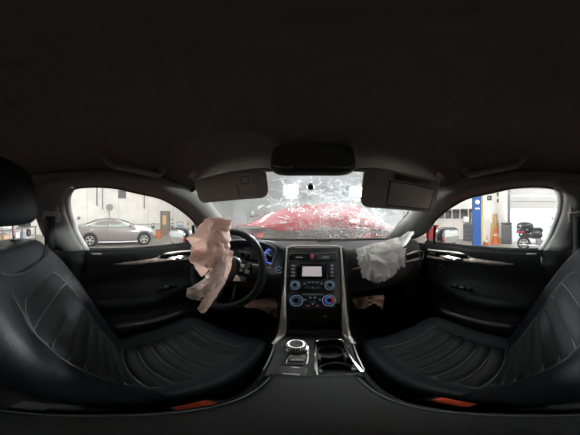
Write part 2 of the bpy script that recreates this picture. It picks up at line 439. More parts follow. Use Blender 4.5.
# ---- right side: lift post, cones, boards, bin, cabinet
p = pD(477.5, 246, 6.6); p.z = FL
t = thing('lift_post', p, 'tall blue two-post lift column with yellow edge strip', 'lift post')
M = T(p.x, p.y, 0) @ R(-az(477.5), 'Z')
q = [(-.26, -.16), (.26, -.16), (.26, .20), (.19, .20), (.19, -.09), (-.19, -.09), (-.19, .20), (-.26, .20)]
MB().prism(q, FL + .02, 2.7, 'z', M).build('column', 'lift_blue', t, smooth=False)
MB().rbox((0, 0, FL + .015), (.8, .7, .03), .008, M=M).build('base_plate', 'lift_blue', t, smooth=False)
MB().box((.215, -.17, .2), (.06, .02, 3.0), M).build('edge_strip', 'lift_yellow', t, smooth=False)
MB().box((-.235, -.17, .2), (.03, .02, 3.0), M).build('edge_dark_strip', 'steel_dark', t, smooth=False)  # narrow dark strip along the left edge of the column
MB().lathe([(0, 0), (.10, 0), (.10, .012), (0, .012)], 16, M @ T(0, -.162, .72) @ R(pi / 2, 'X')).build('emblem', 'cone_white', t)
MB().rbox((0, -.165, .42), (.2, .012, .06), .004, M=M).build('emblem_plate', 'cone_white', t)
for k in range(4):
    MB().lathe([(0, 0), (.02, 0), (.02, .03), (0, .03)], 6, M @ T(-.33 + .66 * (k % 2), -.25 + .5 * (k // 2), FL + .03)).build('anchor_bolt', 'steel_grey', t)

def cone(px, py, h, label, bands):
    p = pZ(px, py, FL); t = thing('traffic_cone', p, label, 'traffic cone')
    MB().rbox((p.x, p.y, p.z + .02), (h * .5, h * .5, .04), .012).build('base', 'cone_orange', t)
    f = lambda z: h * (.19 - .155 * z)
    cuts = [0] + [q for bnd in bands for q in bnd] + [1]; white = False
    for a, b in zip(cuts, cuts[1:]):
        MB().lathe([(f(a), .04 + a * (h - .04)), (f(b), .04 + b * (h - .04))], 18, T(*p), cap=(b == 1)).build('band' if white else 'body', 'cone_white' if white else 'cone_orange', t)
        white = not white
cone(495.5, 243.5, .93, 'tall orange traffic cone standing by the plywood boards', [(.45, .58)])
cone(486.8, 245, .52, 'short traffic cone with wide white band beside the lift post', [(.22, .55), (.7, .82)])
for px0, px1, ytop, m, lab, lean in ((490.5, 493.0, 223, 'plywood', 'short plywood board leaning on the wall, next to the post', .25), (492.4, 497.0, 213.6, 'plywood', 'tall narrow plywood board leaning on the white wall', .35), (496.0, 502.0, 223, 'plywood', 'wide plywood board leaning on the wall behind the tall cone', .28)):
    a, b = pX(px0, ytop, GX1 - .06), pX(px1, ytop, GX1 - .06)
    h = a.z - FL
    t = MB().prism([(GX1 - .03 - lean, FL), (GX1 - .005 - lean, FL), (GX1 - .005, a.z), (GX1 - .03, a.z)], b.y, a.y, 'y')
    tag(t.build('plywood_board', m, smooth=False), lab, 'board')
a, b = pX(502.5, 222.5, 7.6), pX(512, 222.5, 7.6)
t = thing('storage_bin', (7.55, (a.y + b.y) / 2, FL), 'dark grey upright bin between boards and roll-up door', 'bin')
cy, ww, hh = (a.y + b.y) / 2, abs(a.y - b.y), a.z - FL
MB().rbox((7.5, cy, FL + hh * .46), (.36, ww, hh * .9), .03).build('body', 'drum_grey', t)
MB().rbox((7.5, cy, FL + hh * .96), (.40, ww + .04, hh * .08), .02).build('lid', 'steel_dark', t)
for k in (-1, 1): MB().box((7.31, cy + k * ww * .22, FL + hh * .5), (.015, ww * .36, hh * .6)).build('door', 'drum_grey', t, smooth=False)
a = pX(469, 224, 7.7)
t = thing('tool_cabinet', (7.7, a.y, FL), 'tall narrow dark tool cabinet behind the blue lift post', 'cabinet')
MB().rbox((7.7, a.y, FL + (a.z - FL) / 2), (.4, .62, a.z - FL), .02).build('body', 'steel_dark', t, smooth=False)
for k in range(4): 
    dr = MB().rbox((7.49, a.y, FL + .15 + k * .26), (.02, .56, .22), .006).build('drawer', 'drum_grey', t, smooth=False)
    MB().box((7.47, a.y, FL + .20 + k * .26), (.02, .3, .02)).build('drawer_handle', 'steel_grey', dr, smooth=False)
for px, py, w, h, lab in ((467, 219.5, .5, .45, 'grey electrical box on the wall under the strip window'), (474.5, 217, .35, .7, 'narrow grey electrical box at the strip window end')):
    a = pX(px, py, GX1 - .08)
    t = thing('electrical_box', a, lab, 'electrical box')
    MB().rbox((GX1 - .12, a.y, a.z), (.14, w, h), .02).build('case', 'steel_grey', t); MB().rbox((GX1 - .20, a.y, a.z), (.02, w * .8, h * .8), .006).build('cover', 'panel_white', t)
for px, py, s, lab in ((489.5, 198, .30, 'dark round pulley bracket on the white wall by the post'), (498.6, 194.4, .2, 'small dark square wall plate, upper of two'), (498.6, 200.8, .2, 'small dark square wall plate, lower of two')):
    a = pX(px, py, GX1)
    t = thing('wall_plate', a, lab, 'wall plate')
    MB().rbox((GX1 - .03, a.y, a.z), (.05, s, s), .02).build('plate', 'steel_dark', t); MB().cyl((GX1 - .05, a.y, a.z), (GX1 - .09, a.y, a.z), s * .2).build('bolt', 'steel_grey', t)
a = pX(434, 228, 6.6)
t = thing('tool_chest', (6.6, a.y, FL), 'red rolling tool chest near the wall, behind the door mirror', 'tool chest')
MB().rbox((6.7, a.y, FL + .10 + (a.z - FL - .1) / 2), (.5, 1.1, a.z - FL - .1), .02).build('body', 'tool_red', t, smooth=False)
for k in range(5): MB().rbox((6.44, a.y, FL + .25 + k * .17), (.02, 1.0, .145), .006).build('drawer', 'tool_red', t, smooth=False)
for k in range(4): MB().cyl((6.55 + .3 * (k % 2), a.y - .45 + .9 * (k // 2), FL + .05), (6.58 + .3 * (k % 2), a.y - .45 + .9 * (k // 2), FL + .05), .05).build('caster', 'tyre', t)

# ---- front of the workshop, vague behind the cracked windscreen
for k, (x, w, h, lab) in enumerate(((-6.8, 2.2, 2.1, 'white storage rack standing at the far end wall, beside the side wall'), (-3.2, 1.6, 2.4, 'taller storage rack standing at the far end wall, mid hall'))):
    t = thing('storage_rack', (x, 15.5, FL), lab, 'storage rack')
    for sx in (-1, 1):
        for sy in (-1, 1): MB().box((x + sx * w / 2, 15.5 + sy * .25, FL + h / 2), (.05, .05, h)).build('upright', 'steel_grey', t, smooth=False)
    for j in range(4): MB().box((x, 15.5, FL + .2 + j * (h - .25) / 3), (w, .55, .04)).build('shelf', 'panel_white', t, smooth=False)
    for j in range(3):
        for i in range(3):
            cw, ch = w * .24, .22 + .2 * random.random()
            z = FL + .226 + j * (h - .25) / 3
            b = MB().rbox((x - w * .3 + i * w * .3, 15.45, z + ch / 2), (cw, .4, ch), .015)
            tag(b.build('storage_carton', ('cardboard', 'panel_white', 'steel_grey')[(i + j) % 3], smooth=False), 'carton on the far end storage racks', 'carton', 'cartons on the far racks')

# ---- rear left: bench seen through the gap under the driver headrest
WY, WX = -3.7, -5.75
t = thing('workbench', (WX, WY, FL), 'long pale workbench with lower shelf, standing behind the driver side', 'workbench')
MB().rbox((WX, WY, FL + .93), (3.2, .7, .06), .01).build('worktop', 'steel_grey', t, smooth=False)
MB().box((WX, WY, FL + .36), (3.1, .6, .04)).build('lower_shelf', 'panel_white', t, smooth=False)
for sx in (-1.5, 0, 1.5):
    for sy in (-.28, .28): MB().box((WX + sx, WY + sy, FL + .45), (.06, .06, .90)).build('leg', 'steel_grey', t, smooth=False)
for x, z, w, h, m, lab in ((-4.58, .385, .30, .34, 'cardboard', 'tan carton on the lower workbench shelf'), (-5.30, .385, .62, .40, 'panel_white', 'long white carton on the lower workbench shelf'), (-6.02, .385, .36, .30, 'poster_blue', 'blue-grey case on the lower workbench shelf'), (-5.0, .965, .5, .3, 'cone_white', 'white carton on the workbench top'), (-6.4, .965, .7, .24, 'steel_dark', 'dark tool case on the workbench top')):
    b = thing('carton', (x, WY, FL + z), lab, 'carton')
    MB().rbox((x, WY + .05, FL + z + h / 2), (w, .4, h), .02).build('body', m, b, smooth=False)
    MB().rbox((x, WY + .05, FL + z + h + .005), (w * .98, .06, .008), .002).build('tape_strip', 'lamp_clear', b, smooth=False)
b = thing('spare_wheel', (-6.75, WY, FL + .385), 'small dark spare wheel standing on the lower workbench shelf', 'wheel')
M = T(-6.75, WY + .1, FL + .605) @ R(pi / 2, 'X')
MB().torus(.155, .06, 28, 10, M).build('tyre', 'tyre', b); MB().lathe([(0, 0), (.11, -.03), (.11, .03), (0, .02)], 20, M).build('rim', 'steel_grey', b)

# ================================================================== MAUVE SEDAN
def wheel(parent, c, r, w, side, spokes=5):
    M = T(*c) @ R(pi / 2 * side, 'Y')
    ty = MB().lathe([(r * .66, -w / 2), (r * .93, -w / 2), (r, -w / 2 + .03), (r, w / 2 - .03), (r * .93, w / 2), (r * .66, w / 2)], 32, M, cap=False).build('tyre', 'tyre', parent)
    rim = MB().lathe([(r * .66, w / 2 - .005), (r * .62, w / 2 - .005), (r * .58, w / 2 - .06), (0.001, w / 2 - .08)], 32, M, cap=False).build('rim', 'steel_dark', parent)
    for k in range(spokes):
        a = 2 * pi * k / spokes
        for d in (-.16, .16):
            MB().tube([M @ Vector((r * .10 * cos(a), r * .10 * sin(a), w / 2 - .03)), M @ Vector((r * .63 * cos(a + d), r * .63 * sin(a + d), w / 2 - .012))], r * .045, 6, flat=1).build('spoke', 'alloy', rim)
    MB().lathe([(0, w / 2 - .01), (r * .14, w / 2 - .02), (r * .14, w / 2 - .06)], 14, M, cap=False).build('hub_cap', 'alloy', rim)
    MB().torus(r * .645, .014, 32, 6, M @ T(0, 0, w / 2 - .01)).build('rim_lip', 'alloy', rim)

SX, SY = -6.8, -.32                      # near flank plane, rear axle
car = thing('sedan', (SX - .9, SY + 1.3, FL), 'mauve grey sedan parked along the white garage wall', 'car')
top = [(-.98, .62), (-.93, .98), (-.6, 1.06), (-.30, 1.10), (.35, 1.34), (.8, 1.42), (1.2, 1.43), (1.6, 1.36), (2.35, 1.06), (2.5, 1.02), (3.0, .93), (3.3, .80), (3.43, .62)]
belt = [(-.98, .60), (-.9, .90), (-.3, .98), (2.3, .95), (2.9, .88), (3.3, .74), (3.43, .58)]
hwf = [(-.98, .62), (-.85, .80), (-.3, .89), (2.4, .89), (3.0, .84), (3.3, .70), (3.43, .52)]
low = [(-.98, .42), (-.7, .24), (2.9, .20), (3.43, .30)]
stations = [-.98, -.93, -.85, -.6, -.30, -.1, .1, .35, .6, .8, 1.0, 1.2, 1.4, 1.6, 1.85, 2.1, 2.35, 2.5, 2.75, 3.0, 3.15, 3.3, 3.38, 3.43]
def car_sec(y):
    t, b, w, l = interp(top, y), interp(belt, y), interp(hwf, y), interp(low, y)
    g = max(0, min(1, (t - b - .06) / .2)); wt = lerp(w * .80, w * .66, g)
    h = [(w * .86, l), (w * .98, l + .12), (w, lerp(l, b, .6)), (w * .985, b - .06), (w * .93, b), (lerp(w * .9, wt * 1.08, .6), lerp(b, t, .6)), (wt, t - .035), (wt * .75, t - .008), (0, t)]
    L = [(x, z) for x, z in h]; return L + [(-x, z) for x, z in reversed(h[:-1])]
bodyloops = [[(SX - .89 + x, SY + y, FL + z) for x, z in car_sec(y)] for y in stations]
bo = MB().loft(bodyloops).build('body', 'mauve_paint', car, angle=50)
def flank(y, z):                                        # x of the greenhouse side at height z
    sec = car_sec(y)[:9]; return SX - .89 + interp(sorted([(zz, xx) for xx, zz in sec[3:7]]), z)
def side_glass(pts, name, m):
    mb = MB(); vs = [(flank(y, z) + .012, SY + y, FL + z) for y, z in pts]
    n = len(vs); vs2 = [(x - .03, y, z) for x, y, z in vs]
    mb.add(vs + vs2, [tuple(range(n)), tuple(range(2 * n - 1, n - 1, -1))] + [(i, (i + 1) % n, n + (i + 1) % n, n + i) for i in range(n)])
    return mb.build(name, m, car, smooth=False)
side_glass([(.92, 1.0), (1.0, 1.36), (1.45, 1.33), (2.05, 1.05), (2.1, 1.0)], 'window', 'car_window')
side_glass([(-.05, 1.02), (.35, 1.26), (.65, 1.345), (.86, 1.365), (.84, 1.0)], 'window', 'car_window')
for nm, y0, y1, z0, z1 in (('windscreen', 1.66, 2.32, 1.33, 1.08), ('rear_window', -.26, .36, 1.125, 1.345)):
    MB().add([(SX - .89 - .52, SY + y0, FL + z0 + .012), (SX - .89 + .52, SY + y0, FL + z0 + .012), (SX - .89 + .58, SY + y1, FL + z1 + .012), (SX - .89 - .58, SY + y1, FL + z1 + .012)], [(0, 1, 2, 3)]).build(nm, 'car_window', car, smooth=False, solid=.01)
for wy in (0, 2.75):
    MB().lathe([(0, 0), (.375, 0), (.375, .012), (0, .012)], 32, T(SX - .012, SY + wy, FL + .34) @ R(pi / 2, 'Y')).build('wheel_arch', 'rubber', car)
    for s in (1, -1):
        w_ = bpy.data.objects.new('wheel', None); col.objects.link(w_); w_.parent = car
        c = Vector((SX - .075 if s > 0 else SX - 1.70, SY + wy, FL + .32)); w_.location = c + Vector((0, 0, H)) - car.location
        wheel(w_, c, .32, .20, s)
for y, z0, z1 in ((.86, .32, 1.0), (2.12, .32, 1.0), (-.02, .72, 1.0)):
    MB().tube([(flank(y, z) + .002, SY + y, FL + z) for z in [z0 + (z1 - z0) * k / 6 for k in range(7)]], .006, 5).build('door_seam', 'rubber', car)
for y in (1.0, .18 - .05):
    MB().rbox((flank(y, .88) + .012, SY + y, FL + .86), (.03, .20, .035), .012).build('door_handle', 'chrome', car)
MB().ellip((SX + .06, SY + 2.02, FL + 1.04), (.09, .07, .075), 3, 14, 10).build('side_mirror', 'mauve_paint', car)
MB().rbox((SX - .20, SY - .88, FL + .84), (.30, .10, .13), .03, M=None).build('tail_lamp', 'tail_red', car)
MB().rbox((SX - .20, SY + 3.18, FL + .70), (.26, .24, .11), .04).build('headlamp', 'lamp_clear', car)
MB().tube([(SX + .004, SY + .4 + k * .2, FL + .225) for k in range(11)], .03, 6).build('sill_trim', 'lamp_clear', car)
def glare_skin(u, v):  # pale sheet added over the sedan nose to imitate glare
    y = lerp(2.28, 3.40, u); sec = car_sec(y); k = v * 8; i = min(int(k), 7)
    a, b = sec[i + 1] if i < 7 else sec[8], sec[min(i + 2, 8)]
    x, z = lerp(a[0], b[0], k - i), lerp(a[1], b[1], k - i)
    f = noise.noise(Vector((y * 5, v * 9, 1))) * .035 + .045
    if v < .3 and abs(y - 2.75) < .42: f = .02
    return (SX - .89 + x + f * .8, SY + y, FL + z + f * .5)
def glare_skin2(u, v): return glare_skin(u, .20 + .80 * v)
MB().grid(glare_skin2, 26, 18).build('nose_glare', 'glare_skin', car, angle=25)

# ================================================================== MOTORCYCLE before the roll-up door
p = pD(523.8, 248.4, 6.2); bx, by = 6.15, 6.15 / tan(az(523.8))
bike = thing('motorcycle', (bx, by - .7, FL), 'dark touring motorcycle with rear case before the roll-up door', 'motorcycle')
for wy in (0, -1.62):
    w_ = bpy.data.objects.new('wheel', None); col.objects.link(w_); w_.parent = bike
    c = Vector((bx, by + wy, FL + .30)); w_.location = c + Vector((0, 0, H)) - bike.location
    wheel(w_, c, .30, .15, -1, 6)
def lump(name, c, s, m, p=2.8, M=None): return MB().ellip(c, s, p, 20, 14, M).build(name, m, bike)
lump('rear_case', (bx, by - .06, FL + 1.02), (.27, .38, .24), 'bike_black', 3.2)
MB().rbox((bx - .02, by + .14, FL + .82), (.46, .36, .08), .03).build('tail_lamp', 'tail_red', bike)
MB().tube([(bx - .23, by + .26, FL + .95), (bx - .25, by - .2, FL + .93)], .02).build('case_trim', 'chrome', bike)
lump('saddlebag', (bx - .20, by - .52, FL + .70), (.12, .30, .17), 'bike_black', 3)
lump('saddlebag', (bx + .20, by - .52, FL + .70), (.12, .30, .17), 'bike_black', 3)
lump('rear_fender', (bx, by - .12, FL + .68), (.14, .36, .15), 'bike_black', 2.6)
lump('saddle', (bx, by - .56, FL + .88), (.20, .36, .12), 'rubber', 3)
lump('fuel_tank', (bx, by - .98, FL + .90), (.17, .26, .15), 'bike_white', 2.6)
lump('side_fairing', (bx - .14, by - 1.05, FL + .62), (.12, .36, .24), 'bike_white', 2.6)
lump('side_fairing', (bx + .14, by - 1.05, FL + .62), (.12, .36, .24), 'bike_white', 2.6)
lump('engine', (bx, by - .82, FL + .42), (.22, .30, .18), 'steel_grey', 4)
lump('front_fairing', (bx, by - 1.38, FL + .98), (.26, .20, .22), 'bike_black', 2.4)
lump('front_fender', (bx, by - 1.62, FL + .60), (.09, .30, .10), 'bike_white', 2.4)
MB().grid(lambda u, v: (bx + (u - .5) * .5, by - 1.36 + .16 * v - .25 * (u - .5) ** 2 * 4 * .2, FL + 1.15 + .34 * v), 8, 5).build('windscreen', 'strip_pane', bike, solid=.008)
MB().tube([(bx - .40, by - 1.02, FL + 1.08), (bx - .28, by - 1.18, FL + 1.10), (bx + .28, by - 1.18, FL + 1.10), (bx + .40, by - 1.02, FL + 1.08)], .016).build('handlebar', 'chrome', bike)
for s in (-1, 1):
    MB().tube([(bx + s * .11, by - 1.62, FL + .30), (bx + s * .11, by - 1.30, FL + .95)], .03).build('fork', 'chrome', bike)
    MB().tube([(bx + s * .17, by - .75, FL + .24), (bx + s * .2, by - .3, FL + .24), (bx + s * .22, by + .22, FL + .28)], .045, 10).build('exhaust', 'chrome', bike)
    MB().ellip((bx + s * .36, by - 1.14, FL + 1.24), (.07, .03, .05), 2.4, 12, 8).build('mirror', 'bike_black', bike)

# ================================================================== THE CABIN SHELL
# window outline on the right side (mirrored for the left): rear-bottom, round the top, to front-bottom
WIN = [(.705, -.043, -.172), (.675, -.095, -.07), (.648, -.128, .03), (.632, -.132, .095), (.622, -.108, .130), (.618, -.03, .140), (.620, .08, .136), (.625, .18, .119), (.634, .31, .100), (.648, .405, .068), (.663, .49, .028), (.680, .585, -.032), (.692, .640, -.092), (.705, .655, -.178)]
def zc(y): return interp([(-1.5, .17), (-1.1, .26), (-.6, .30), (.2, .30), (.34, .286), (.45, .258), (.56, .215)], y)
def head_z(x, y):
    a = min(abs(x) / .575, 1.0); return zc(y) - .085 * a ** 5 - .01 * a * a
def head_y(x, v):
    front = .555 - .085 * (min(abs(x), .575) / .575) ** 2
    return lerp(-1.45, front, v)
def headf(u, v):
    x = (u * 2 - 1) * .575; y = head_y(x, v)
    # shallow stamped recess above each visor
    r = math.hypot((abs(x) - .36) / .25, (y - .44) / .17)
    dz = .015 * math.exp(-((r - 1) / .07) ** 2) if y > .2 else 0
    return (x, y, head_z(x, y) - dz)
hl = MB().grid(headf, 72, 96).build('headliner', 'headliner', solid=.012, angle=0)
struct(hl, 'dark grey fabric headliner covering the car roof')
# roof rail and front pillar trims
def rail_path(s):
    inner = [(-1.4, .575), (-.6, .575), (-.2, .575), (.2, .575), (.40, .575)]
    outs = [(.60, -1.3, .06), (.612, -.7, .125), (.618, -.25, .136)] + [(x, y, z) for x, y, z in WIN[5:13]] + [(.705, .80, -.165), (.72, 1.02, -.205)]
    outs = smooth_curve(outs, 5)
    ins = []
    base = [(.575, y, head_z(.575, y)) for y in (-1.3, -.9, -.5, -.2, 0, .15, .28, .38, .46)] + [(.585, .56, .145), (.610, .72, .05), (.640, .92, -.065), (.665, 1.10, -.165), (.675, 1.16, -.20)]
    ins = smooth_curve(base, 4)
    def resample(c, n):
        L = [0]
        for a, b in zip(c, c[1:]): L.append(L[-1] + (b - a).length)
        out = []
        for k in range(n + 1):
            t = L[-1] * k / n; i = max(j for j in range(len(L)) if L[j] <= t + 1e-9); i = min(i, len(c) - 2)
            out.append(c[i].lerp(c[i + 1], (t - L[i]) / max(L[i + 1] - L[i], 1e-9)))
        return out
    return resample(ins, 60), resample(outs, 60)
for s in (-1, 1):
    ins, outs = rail_path(s); loops = []
    for a, b in zip(ins, outs):
        mid = (a + b) / 2; nrm = Vector((-.55, -.35 if mid.y > .4 else -.05, -.35)).normalized() * (.32 * (a - b).length)
        loops.append([a + Vector((.012, 0, .010)), a, a.lerp(b, .22) + nrm * .55, mid + nrm * .75, a.lerp(b, .8) + nrm * .25, b, b + Vector((.02, 0, .006))])
    loops = [[(s * q.x, q.y, q.z) for q in l] for l in loops]
    o = MB().loft(loops, False, False).build('trim_2' if s < 0 else 'trim_3', 'pillar_grey', solid=.004, angle=60)
    struct(o, 'grey roof rail and windscreen pillar trim, ' + ('driver' if s < 0 else 'passenger') + ' side')
    # B pillar: upper grey trim + lower black trim, belt slot
    top_, bot = .145, -.20
    def bp(u, z, s=s):
        fy = interp([(-.95, -.030), (-.20, -.030), (-.172, -.046), (-.07, -.098), (.03, -.131), (.095, -.134), (.125, -.118), (.16, -.08)], z)
        fx = interp([(-.95, .715), (-.20, .715), (-.172, .706), (-.07, .676), (.03, .649), (.095, .633), (.16, .612)], z)
        ry = min(fy, -.046 if z < -.17 else 9) - .185 + .03 * max(0, (z + .17))
        bulge = .030 * sin(pi * u) + (.018 if z > -.168 else 0)
        fy = fy - (.014 if z > -.168 else 0)
        return (s * (fx - bulge), lerp(fy, ry, u), z)
    edge = MB().loft([[bp(0, z), (bp(0, z)[0] + s * .010, bp(0, z)[1] + .016, z), (bp(0, z)[0] + s * .016, bp(0, z)[1] + .028, z)] for z in [-.166 + .30 * k / 12 for k in range(13)]], False, False).build('trim_14' if s < 0 else 'trim_15', 'edge_pale', solid=.003)
    struct(edge, 'pale edge strip of the door pillar, ' + ('driver' if s < 0 else 'passenger') + ' side')
    up = MB().grid(lambda u, v: bp(u, lerp(-.165, .16, v)), 10, 12).build('trim_4' if s < 0 else 'trim_5', 'pillar_grey', solid=.004, angle=60)
    struct(up, 'upper grey door pillar trim, ' + ('driver' if s < 0 else 'passenger') + ' side')
    lo = MB().grid(lambda u, v: bp(u, lerp(-.95, -.168, v)), 10, 8).build('trim_6' if s < 0 else 'trim_7', 'hard_black', solid=.004, angle=60)
    struct(lo, 'lower black door pillar trim, ' + ('driver' if s < 0 else 'passenger') + ' side')
# floor pan, firewall, sills, rear bulkhead, C pillars
struct(MB().box((0, -.15, -.965), (1.42, 2.6, .03)).build('carpet_floor', 'carpet', smooth=False), 'black carpet of the car floor')
struct(MB().loft([[(x, 1.02, -.95), (x, 1.16, -.6), (x, 1.20, -.24)] for x in (-.70, .70)], False, False).build('firewall', 'carpet', solid=.01), 'black carpeted footwell bulkhead')
struct(MB().loft([[(x, -1.42, -.95), (x, -1.42, -.13), (x, -1.46, -.10)] for x in (-.70, .70)], False, False).build('rear_bulkhead', 'carpet', solid=.01), 'black bulkhead behind the rear bench')
for s in (-1, 1):
    struct(MB().loft([[(s * .70, -.75, -.17), (s * .70, -1.45, -.17)], [(s * .66, -.86, .02), (s * .66, -1.45, .0)], [(s * .615, -1.0, .11), (s * .60, -1.45, .08)], [(s * .58, -1.0, .20), (s * .56, -1.45, .13)]], False, False).build('trim_8' if s < 0 else 'trim_9', 'pillar_grey', solid=.006), 'grey rear quarter pillar trim, ' + ('driver' if s < 0 else 'passenger') + ' side')
    struct(MB().box((s * .705, .35, -.90), (.05, 1.5, .14)).build('trim_10' if s < 0 else 'trim_11', 'hard_black', smooth=False), 'black door sill, ' + ('driver' if s < 0 else 'passenger') + ' side')
    struct(MB().loft([[(s * .70, .66, -.93), (s * .72, .66, -.25), (s * .72, .68, -.19)], [(s * .70, 1.2, -.93), (s * .72, 1.2, -.25), (s * .72, 1.2, -.21)]], False, False).build('trim_12' if s < 0 else 'trim_13', 'carpet', solid=.01), 'black footwell side panel, ' + ('driver' if s < 0 else 'passenger') + ' side')
rw = MB().grid(lambda u, v: ((u - .5) * 1.1, lerp(-1.44, -1.50, v) - .05, lerp(-.12, .16, v)), 8, 4).build('rear_window', 'clear_glass', solid=.004)
tag(rw, 'rear window glass behind the back bench', 'window')

# ------------------------------------------------------------------ windscreen
def ws(u, v, off=0.):
    a = u * 2 - 1
    t = Vector((a * .575, .555 - .085 * a * a, head_z(a * .575, .555 - .085 * a * a) - .004))
    b = Vector((a * .68, 1.30 - .15 * a * a, -.205))
    p = t.lerp(b, v); p.z += .035 * sin(pi * v); p.y += .02 * sin(pi * v)
    p.y += off * .45; p.z += off * .9
    return p
wsx = thing('windscreen', (0, 1.28, -.205), 'cracked hazy front windscreen of the wrecked car', 'windscreen')
MB().grid(lambda u, v: ws(u, v), 40, 24).build('pane', 'screen_glass', wsx, solid=.005, angle=0)
cr = MB()
def crack(u, v, ang, length, w, depth=0):
    pts = []; n = max(3, int(length / .035))
    for k in range(n + 1):
        if not (0.01 < u < .99 and .01 < v < .985): break
        pts.append((u, v)); ang += random.gauss(0, .32)
        if depth < 2 and random.random() < .22: crack(u, v, ang + random.choice((-1, 1)) * random.uniform(.5, 1.2), length * random.uniform(.25, .6), w * .8, depth + 1)
        u += cos(ang) * length / n; v += sin(ang) * length / n * 1.5
    if len(pts) < 2: return
    for (u0, v0), (u1, v1) in zip(pts, pts[1:]):
        d = Vector((u1 - u0, v1 - v0)); d = Vector((-d.y, d.x)).normalized() * w * random.uniform(.3, 1.6) if d.length else Vector((0, w))
        q = [ws(u0 + d.x, v0 + d.y, -.006), ws(u1 + d.x * .6, v1 + d.y * .6, -.006), ws(u1 - d.x * .6, v1 - d.y * .6, -.006), ws(u0 - d.x, v0 - d.y, -.006)]
        cr.add(q, [(0, 1, 2, 3)])
for cu, cv, n, L in ((.80, .45, 26, .34), (.66, .30, 14, .26), (.55, .72, 12, .30), (.88, .75, 14, .22), (.47, .25, 6, .22)):
    for k in range(n): crack(cu + random.gauss(0, .02), cv + random.gauss(0, .02), 2 * pi * k / n + random.uniform(-.2, .2), L * random.uniform(.5, 1.1), .0016)
for k in range(260):
    u = random.betavariate(3.2, 1.6); v = random.uniform(.05, .97)
    crack(u, v, random.uniform(0, 2 * pi), random.uniform(.02, .07), random.uniform(.0015, .0035), 2)
for k in range(30): crack(random.uniform(.12, .6), random.uniform(.1, .95), random.uniform(-.4, .4), random.uniform(.05, .16), .0012, 2)
o = cr.build('crack_network', 'crack_white', wsx, smooth=False); o['kind'] = 'stuff'
c = ws(.487, .150)
MB().lathe([(0, 0), (.015, 0), (.018, .010), (.014, .025), (0, .025)], 16, T(c.x, c.y - .012, c.z - .012) @ R(rad(118), 'X')).build('sensor_button', 'hard_black', wsx)
MB().tube([ws(k / 24, .996, -.01) for k in range(25)], .012, 6).build('lower_seal', 'rubber', wsx)
MB().tube([ws(k / 24, .004, -.008) for k in range(25)], .010, 6).build('upper_seal', 'rubber', wsx)

# ------------------------------------------------------------------ buckled red hood, cowl, fenders
ridge = [(-.95, -.12), (-.80, -.06), (-.59, .04), (-.26, .125), (.17, .165), (.55, .14), (.75, .05), (.95, -.10)]
def hood(u, v):
    x = (u * 2 - 1) * .90; rz = interp(ridge, x)
    y = 1.42 + v * 1.0; k = .18
    z0 = -.115 + .02 * sin(7 * x)
    z = lerp(z0, rz, min(1, v / k) ** .8) if v < k else lerp(rz, -.15, ((v - k) / (1 - k)) ** 1.1)
    z += .018 * noise.noise(Vector((x * 4.5, y * 5, .3))) + .014 * abs(noise.noise(Vector((x * 9, y * 3, 2.2))))
    return (x, y + .05 * noise.noise(Vector((x * 3, v * 4, 5))), z)
hd = thing('hood', (0, 1.45, -.3), 'buckled red hood folded up beyond the windscreen', 'car hood')
MB().grid(hood, 46, 40).build('panel', 'red_paint', hd, solid=.004, angle=30)
MB().tube([Vector(hood(k / 30, 0)) + Vector((0, -.006, 0)) for k in range(31)], .012, 6).build('rear_lip', 'red_paint', hd)
cw = thing('cowl', (0, 1.35, -.3), 'black plastic cowl with wiper below the windscreen', 'cowl')
MB().loft([[(x, 1.19 - .10 * (x / .7) ** 2 + .10, -.235), (x, 1.40, -.225), (x, 1.52, -.30)] for x in [-.74 + .0925 * k for k in range(17)]], False, False).build('cowl_panel', 'hard_black', cw, solid=.01)
MB().tube([(-.42, 1.36, -.19), (-.1, 1.34, -.185), (.22, 1.35, -.19)], .008, 6).build('wiper_blade', 'rubber', cw)
MB().tube([(.34, 1.38, -.20), (.1, 1.36, -.18), (-.1, 1.345, -.18)], .010, 6).build('wiper_arm', 'hard_black', cw)
for s in (-1, 1):
    fd = MB().loft([[(s * .93, y, -.95), (s * .95, y, -.5), (s * .90, y, -.245), (s * .78, y, -.215)] for y in (.72, 1.0, 1.4, 1.9, 2.35)], False, False).build('front_fender', 'red_paint', solid=.006)
    tag(fd, 'red front fender outside the ' + ('driver' if s < 0 else 'passenger') + ' footwell', 'fender')
